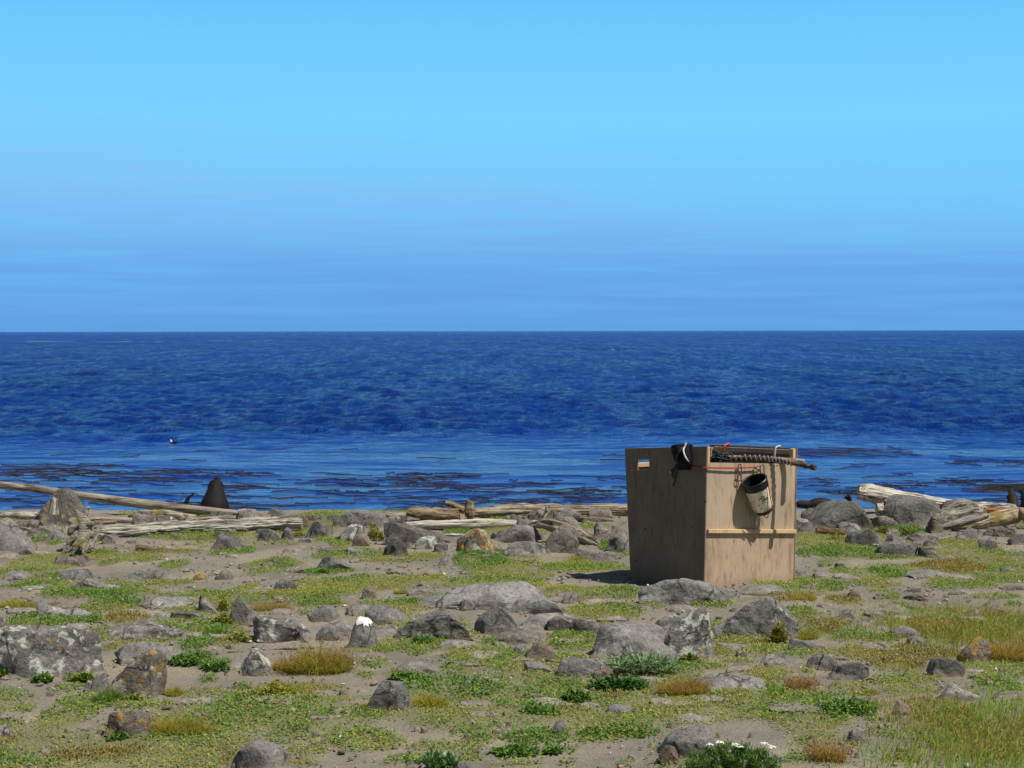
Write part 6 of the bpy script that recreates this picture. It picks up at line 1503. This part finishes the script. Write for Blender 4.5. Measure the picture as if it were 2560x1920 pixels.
def tuft(z, x0, y0, x1, y1, pal, nb, label, cat='grass tuft', name='grass_tussock', bw=.006, seeds=0, depth=.55, group='grass tussocks on the shore', lean=.85):
    ax, ay = zp(z, x0, y0); bx, by = zp(z, x1, y1); cx = (ax + bx) / 2; nb = int(nb * .7)
    f0 = at(cx, by - .12 * (by - ay)); w = (bx - ax) * f0[1] / FPX; dep = w * depth
    Yc = f0[1] + dep * .35; top = unproj(cx, ay, Yc); h = max(top[2] - float(gz(top[0], Yc)), .05)
    r = np.sqrt(LR.uniform(0, 1, nb)); a = LR.uniform(0, 2 * np.pi, nb)
    stray = LR.uniform(0, 1, nb) < .16; r = np.where(stray, LR.uniform(.7, 1.35, nb), r)
    lx = top[0] + np.cos(a) * r * w * .42; ly = Yc + np.sin(a) * r * dep * .45
    P = np.stack([lx, ly, gz(lx, ly) - .005], -1)
    edge = fbm(P3(lx * 6, ly * 6), 2, 71)
    H = h * np.clip(1.12 - .62 * r ** 1.6, .22, 2) * LR.uniform(.38, 1.08, nb) * (1 + .45 * edge)
    le = lean * (r * .9 + LR.uniform(0, .5, nb)); hd = a + LR.normal(0, .6, nb)
    cols = PAL[pal][LR.integers(0, len(PAL[pal]), nb)] * LR.uniform(.95, 1.7, (nb, 1)) * (1, 1.04, .75)
    V, F, cc = blades(P, H, np.full(nb, bw), le, hd, cols, np.array(TIP[pal])[None] * LR.uniform(.7, 1.3, (nb, 1)))
    if seeds:
        k = LR.integers(0, nb, seeds); tipV = V.reshape(nb, -1, 3)[k, -1]
        q = np.repeat(tipV, 3, 0) + LR.normal(0, .015, (seeds * 3, 3)) + np.array([0, 0, .01])
        V2, F2, c2 = leaf_quads(q, LR.uniform(.012, .026, len(q)), .8, np.array([(.38, .20, .10), (.44, .27, .12), (.30, .17, .09)])[LR.integers(0, 3, len(q))], .4)
    o = tag(mk(name, V, F, M_GRASS, origin=(top[0], Yc, float(gz(top[0], Yc))), col=cc, smooth=False), label, cat, group)
    if seeds: tag(mk('seed_heads', V2, F2, M_GRASS, parent=o, col=c2, smooth=False), kind='stuff')
    return o
T = '''Z1 -20 1105 345 1270 m 900|golden grass tuft at the left edge above the long low slab
Z1 380 1160 610 1235 b 350|small browning grass tuft right of the golden left edge tuft
Z6 560 570 1185 890 m 3000 s=500|big rounded tussock topped with brown seed heads
Z6 440 660 620 840 y 700|yellow-green tuft between the white lichened rock and the big seeding tussock
Z6 300 190 680 320 b 900 s=120|reddish brown grass tuft behind the lichened square boulder
Z6 1220 1060 1470 1190 y 700|yellow-green tuft at the left foot of the dark porous boulder
Z6 1690 980 2010 1175 m 1000|golden green tuft on the right of the dark porous boulder
Z5 1400 1110 2020 1400 m 2200 s=60|tall wispy grass tuft right of the dark blocky rock
Z5 880 860 1140 1085 g 420 bw=.011,l=.9|dark green blades growing under the leaning brown rock
Z5 1550 830 1740 1010 y 500|bright yellow tuft at the right foot of the leaning brown rock
Z5 1920 290 2130 440 g 450 bw=.009|fresh green tuft of blades behind the leafy patches on the left
Z8 1590 155 1945 320 m 1100|grass tuft at the foot of the hide's right corner
Z8 1540 600 1970 790 m 900|soft grass tuft right of the bright yellow leafy plant
Z8 0 1180 640 1490 b 2600 s=80|large dark golden tussock beside the silvery leaved plant
Z8 1560 1220 1950 1410 b 900 s=140|rusty brown tuft in the lower middle right
Z8 1250 1310 1620 1470 g 700|bright green tuft left of the rusty brown tuft
Z9 770 170 1010 270 b 450|browning tuft above the flat grey slab on the right
Z9 1235 165 1550 265 m 600|grass tuft with reddish tips left of the small round grey rock
Z9 1850 400 2260 730 b 2200 s=60|orange-gold grass clump leaning on the overgrown brown rock
Z9 -20 820 360 960 b 900 s=120|rusty tuft near the foot of the square black-ended block
Z9 560 900 920 1010 m 600|golden tuft above the green plants at the lower right
Z9 980 660 1240 760 m 600|golden tuft left of the smooth angular boulder
Z9 300 1390 560 1660 b 800 s=160|wispy reddish grass at the bottom edge below the small upright stone
Z9 60 420 330 480 m 400|low golden tuft above the curved dark rock
Z4 1400 880 1740 990 b 800|yellow-brown tuft on the grassy rise at the right
Z4 900 985 1115 1065 g 500|dark green tuft beside the long flat slab on the right
Z2 1180 1035 1320 1135 m 500|small dense tuft right of the small angular brown rock
Z2 1590 555 1890 615 g 500|green tuft in front of the bleached flat log
Z4 60 1170 300 1270 m 500|golden tuft in the grass below the hide's right corner
Z3 1250 990 1560 1090 y 500|yellow tuft below the grey rock near the splintered slab'''
for line in T.split('\n'):
    a, lab = line.split('|'); t = a.split(); kw = {}
    if len(t) > 7:
        for e in t[7].split(','):
            k, v = e.split('='); kw[{'s': 'seeds', 'l': 'lean'}.get(k, k)] = int(v) if k == 's' else float(v)
    tuft(t[0], *map(float, t[1:5]), t[5], int(t[6]), lab, **kw)
# the grassy bank in the lower right corner, and thin grass over the mats: uncountable
def sward(nb, region, pal, hmin, hmax, name, label, seeds=0):
    px = LR.uniform(region[0], region[2], nb); py = LR.uniform(region[1], region[3], nb)
    d = [ray(a, b) for a, b in zip(px, py)]
    P = np.array([CAM + q * (-(CAM[2]) / q[2]) for q in d])
    return P
nb = 60000
lx = LR.uniform(-.4, 4.6, nb); ly = LR.uniform(8.8, 16.5, nb)
# bank outline in picture terms converted to ground: dense in the corner, thinning up and left
cnr = at(*zp('Z9', 1900, 1500)); up1 = at(*zp('Z9', 1950, 480))
d1 = np.exp(-(((lx - cnr[0] - .25) / .95) ** 2 + ((ly - cnr[1] + .2) / 1.55) ** 2) ** 1.6)
d2 = .8 * np.exp(-(((lx - up1[0] - .2) / 1.15) ** 2 + ((ly - up1[1] - .3) / 1.3) ** 2) ** 1.6)
dd = np.maximum(d1, d2) * (1.0 + .9 * fbm(P3(lx * 2.4, ly * 2.4), 3, 81))
kp = LR.uniform(0, 1, nb) < dd * 1.1
lx, ly, dd = lx[kp], ly[kp], dd[kp]; nb = len(lx)
P = np.stack([lx, ly, gz(lx, ly)], -1)
hh = fbm(P3(lx * 1.6, ly * 1.6), 3, 82)
near = np.clip((cnr[1] + .7 - ly) / 1.6, 0, 1)
wg = np.clip(.5 + hh * 2.0 + .4 * near, 0, 1)[:, None]
cols = (PAL['m'][LR.integers(0, 4, nb)] * (1 - wg) * 1.2 + PAL['g'][LR.integers(0, 3, nb)] * 2.0 * wg) * LR.uniform(.85, 1.55, (nb, 1))
tips = np.array([(.46, .28, .09)]) * (1 - wg * .8) + np.array([(.40, .44, .09)]) * wg * .8
H = LR.uniform(.05, .13, nb) * (.65 + .6 * np.clip(dd, 0, 1)); H = np.where(LR.uniform(0, 1, nb) < .03, H * 1.6, H)
V, F, cc = blades(P, H, LR.uniform(.004, .008, nb), LR.uniform(.1, 1.0, nb), LR.normal(-.6, 1.3, nb), cols, tips * LR.uniform(.7, 1.3, (nb, 1)))
tag(mk('grass', V, F, M_GRASS, origin=(0, 0, 0), col=cc, smooth=False), 'long mixed green and rusty grass covering the bank in the lower right corner', 'grass', kind='stuff')
# thin short blades mixed through the brown and mixed mats elsewhere
nb = 150000
lx = LR.uniform(-6, 6, nb); ly = LR.uniform(8.8, 23, nb); ok = np.abs(lx) < .34 * ly + .4; lx, ly = lx[ok], ly[ok]
cv, kd = cover(lx, ly); kp = (LR.uniform(0, 1, len(lx)) < cv * np.where(kd == 2, .9, np.where(kd == 3, .45, .12))) & ~in_quad(lx, ly)
lx, ly, kd = lx[kp], ly[kp], kd[kp]; nb = len(lx)
cols = np.where((kd == 2)[:, None], PAL['b'][LR.integers(0, 4, nb)], PAL['m'][LR.integers(0, 4, nb)]) * LR.uniform(.75, 1.25, (nb, 1))
V, F, cc = blades(np.stack([lx, ly, gz(lx, ly)], -1), np.where(kd == 2, LR.uniform(.03, .075, nb), LR.uniform(.02, .05, nb)), np.full(nb, .005), LR.uniform(.1, 1.1, nb), LR.uniform(0, 6.28, nb), cols, None, 2)
tag(mk('short_grass', V, F, M_GRASS, origin=(0, 0, 0), col=cc, smooth=False), 'thin short grass growing through the mats of low plants', 'grass', kind='stuff')

# ------------------------------------------------------------------ leafy plants
def leafy(z, x0, y0, x1, y1, pal, nl, size, label, asp=.45, up=.55, cat='plant', name='leafy_plant', rosettes=0, group='leafy plants among the rocks', depth=.6, rmin=.7):
    ax, ay = zp(z, x0, y0); bx, by = zp(z, x1, y1); cx = (ax + bx) / 2
    f0 = at(cx, by); w = (bx - ax) * f0[1] / FPX; dep = w * depth; Yc = f0[1] + dep * .45
    top = unproj(cx, ay, Yc); g = float(gz(top[0], Yc)); h = max(top[2] - g, .04)
    pal = np.array(pal)
    if rosettes:
        ra = LR.uniform(0, 6.28, rosettes); rr0 = np.sqrt(LR.uniform(0, 1, rosettes))
        rx = top[0] + np.cos(ra) * rr0 * w * .49; ry = Yc + np.sin(ra) * rr0 * dep * .45
        rz = gz(rx, ry) + h * (.95 - .35 * rr0 ** 2) * LR.uniform(rmin, 1.0, rosettes)
        k = LR.integers(0, rosettes, nl)
        P = np.stack([rx[k], ry[k], rz[k]], -1) + LR.normal(0, size * .25, (nl, 3)) * (1, 1, .8)
    else:
        a = LR.uniform(0, 6.28, nl); r = np.sqrt(LR.uniform(0, 1, nl))
        lx = top[0] + np.cos(a) * r * w * .45; ly = Yc + np.sin(a) * r * dep * .45
        cl = .75 + .5 * fbm(P3(lx * 9, ly * 9), 2, 91)
        P = np.stack([lx, ly, gz(lx, ly) + h * (1 - .7 * r ** 2) * LR.uniform(.15, .95, nl) * cl], -1)
    cols = pal[LR.integers(0, len(pal), nl)] * LR.uniform(.7, 1.35, (nl, 1))
    V, F, cc = leaf_quads(P, LR.uniform(.6, 1.15, nl) * size, up, cols, asp)
    # stems from the ground into the leaf mass
    ns = max(6, nl // 40); k = LR.integers(0, nl, ns); e = P[k]; b = np.column_stack([e[:, 0] * .6 + top[0] * .4, e[:, 1] * .6 + Yc * .4, np.full(ns, g - .01)])
    sv = np.stack([b - (.004, 0, 0), b + (.004, 0, 0), e + (.003, 0, 0), e - (.003, 0, 0)], 1).reshape(-1, 3)
    o = mk(name, V, F, M_LEAF, origin=(top[0], Yc, g), col=cc, smooth=False)
    mk('stems', sv, np.arange(ns * 4).reshape(ns, 4), M_LEAF, parent=o, col=np.tile((.12, .1, .04), (ns * 4, 1)), smooth=False)
    return tag(o, label, cat, group), (top, Yc, w, dep, h, g)
GL = [(.085, .185, .026), (.12, .235, .035), (.065, .14, .022), (.16, .27, .05)]
YL = [(.30, .27, .03), (.22, .24, .03), (.36, .28, .04), (.16, .20, .03)]
SG = [(.16, .28, .10), (.26, .38, .19), (.11, .22, .07), (.38, .48, .32)]
DG = [(.03, .085, .015), (.045, .12, .02), (.06, .15, .03)]
leafy('Z7', 1470, 735, 2030, 900, SG, 420, .115, 'silvery green plant with narrow spreading leaves in the lower middle', .16, .5, rosettes=22, name='silver_leaved_plant')
leafy('Z7', 1270, 850, 1790, 1010, DG, 700, .075, 'dark glossy leafy plant below the silvery leaved plant', .35, .3)
leafy('Z7', 1030, 975, 1325, 1115, GL, 420, .06, 'small green leafy plant left of the dark glossy plant', .4, .6)
leafy('Z5', 1560, 585, 2000, 705, GL, 420, .05, 'green leafy cushion right of the leaning brown rock', .45, .55)
leafy('Z5', 1895, 650, 2175, 765, DG + GL, 350, .05, 'darker leafy cushion just right of the first green cushion', .4, .6)
leafy('Z5', 300, 770, 510, 865, GL, 160, .05, 'small leafy plant in the black hollow under the huge lichened boulder', .45, .6)
leafy('Z5', -40, 720, 110, 830, GL, 220, .05, 'green plant at the left edge under the huge lichened boulder', .3, .9)
leafy('Z5', 650, 705, 910, 860, YL + GL, 420, .035, 'yellow-green leafy mound against the foot of the huge lichened boulder', .5, .5)
leafy('Z5', 1130, 940, 1370, 1050, GL + YL, 260, .035, 'leafy plant with pale flowers under the leaning brown rock', .6, .5)
leafy('Z5', 1000, 1340, 1215, 1420, GL, 160, .06, 'pale green broad leaves at the foot of the dark blocky rock', .4, .4)
leafy('Z1', 1820, 1260, 2030, 1405, YL, 420, .035, 'bright yellow leafy plant at the foot of the tall pointed rock', .5, .6)
leafy('Z1', 1880, 1150, 1985, 1280, YL, 220, .035, 'yellow plant climbing the left flank of the tall pointed rock', .5, .6)
leafy('Z6', 70, 470, 315, 590, YL + GL, 320, .035, 'yellow-green leafy mat at the dark left flank of the square boulder', .5, .5)
leafy('Z6', 290, 920, 760, 1055, YL, 900, .032, 'golden yellow mat plant in the foreground left of centre', .55, .6)
leafy('Z6', 1480, 825, 1790, 915, GL, 300, .05, 'green leaves at the foot of the smooth dome slab', .4, .5)
leafy('Z6', 1690, 500, 1870, 600, GL, 220, .045, 'green plant in the dark hollow of the dark-footed boulder', .45, .6)
leafy('Z8', 1370, 535, 1590, 835, YL, 480, .04, 'bright yellow leafy plant at the right end of the massive block', .5, .8)
leafy('Z8', -20, 790, 300, 925, YL, 380, .035, 'yellow plant growing on the face of the pitted lichened block', .5, .6)
leafy('Z8', 280, 890, 560, 1060, YL + GL, 360, .035, 'yellow-green plant right of the small pale rock below the pitted block', .5, .5)
leafy('Z8', 1140, 740, 1380, 830, [(.30, .20, .06), (.26, .22, .04)], 220, .03, 'orange-brown low plant in front of the massive block', .5, .5)
leafy('Z2', 940, 500, 1125, 672, YL + [(.26, .20, .03)], 620, .04, 'upright yellow bush between dark rocks left of centre', .5, .8, name='yellow_bush')
leafy('Z2', 1320, 495, 1440, 555, YL, 220, .035, 'small yellow bush behind the big dark slab', .5, .7, name='yellow_bush')
leafy('Z2', 320, 560, 425, 640, YL + GL, 180, .035, 'yellow-green plant left of the deeply cracked dark rock', .4, .8)
leafy('Z2', 520, 895, 640, 960, GL, 150, .04, 'green leaves at the left foot of the dark pointed rock', .45, .6)
leafy('Z4', 380, 640, 580, 715, YL, 260, .035, 'yellow plant at the dark left end of the smooth grey rock', .5, .6)
leafy('Z4', 980, 550, 1270, 670, GL + YL, 520, .045, 'lush green plant below the dark rounded boulder', .45, .7)
leafy('Z4', 830, 555, 980, 650, GL + YL, 280, .04, 'bright green plant at the right foot of the big dark boulder', .45, .7)
leafy('Z9', 230, 1010, 900, 1195, GL, 900, .045, 'spreading leafy green patch in the lower right foreground', .4, .45)
leafy('Z7', 1130, 1310, 1950, 1415, GL, 900, .04, 'long green leafy strip in the middle of the foreground', .35, .6)
leafy('Z7', 680, 1120, 1060, 1225, GL, 420, .045, 'dark leafy patch above the small pointed porous stone', .4, .5)
leafy('Z7', 430, 1500, 860, 1575, GL, 360, .05, 'low broad-leaved plant on bare sand near the bottom', .4, .5)
leafy('Z7', 890, 1490, 1050, 1560, GL, 160, .05, 'small leafy weed right of the low broad-leaved plant', .4, .6)
leafy('Z6', 1720, 1560, 2120, 1690, SG + GL, 420, .07, 'grey-green leafy plant cut by the bottom edge near the middle', .3, .9)
# shrub with white flower heads at the bottom edge
sh, (tp, Yc, w, dep, h, g) = leafy('P', 1712, 1862, 1955, 1965, DG + GL, 5200, .042, 'feathery green shrub with white flower heads at the bottom edge', .14, .7, cat='shrub', name='flowering_shrub', rosettes=170, rmin=.12)
M_PETAL = mat_plain('white_petals', (.80, .79, .74), .8, .1, 0, .05)
for fx, fy in [(1775, 1862), (1850, 1868), (1838, 1862), (1930, 1868), (1912, 1860), (1905, 1903), (1790, 1915), (1800, 1857), (1925, 1905)]:
    c = unproj(fx, fy, Yc - dep * .1 * LR.uniform(0, 1)); mbf = MB()
    for q in range(14):
        a = LR.uniform(0, 6.28); r_ = math.sqrt(LR.uniform(0, 1)) * .022; p = c + np.array([math.cos(a) * r_, math.sin(a) * r_, LR.uniform(-.004, .006)])
        s_ = .008; mbf.add(p + np.array([(-s_, 0, 0), (0, -s_, .002), (s_, 0, 0), (0, s_, .002), (0, 0, .006)]), [(0, 1, 4), (1, 2, 4), (2, 3, 4), (3, 0, 4)])
    mbf.build('flower_head', M_PETAL, parent=sh, smooth=False)
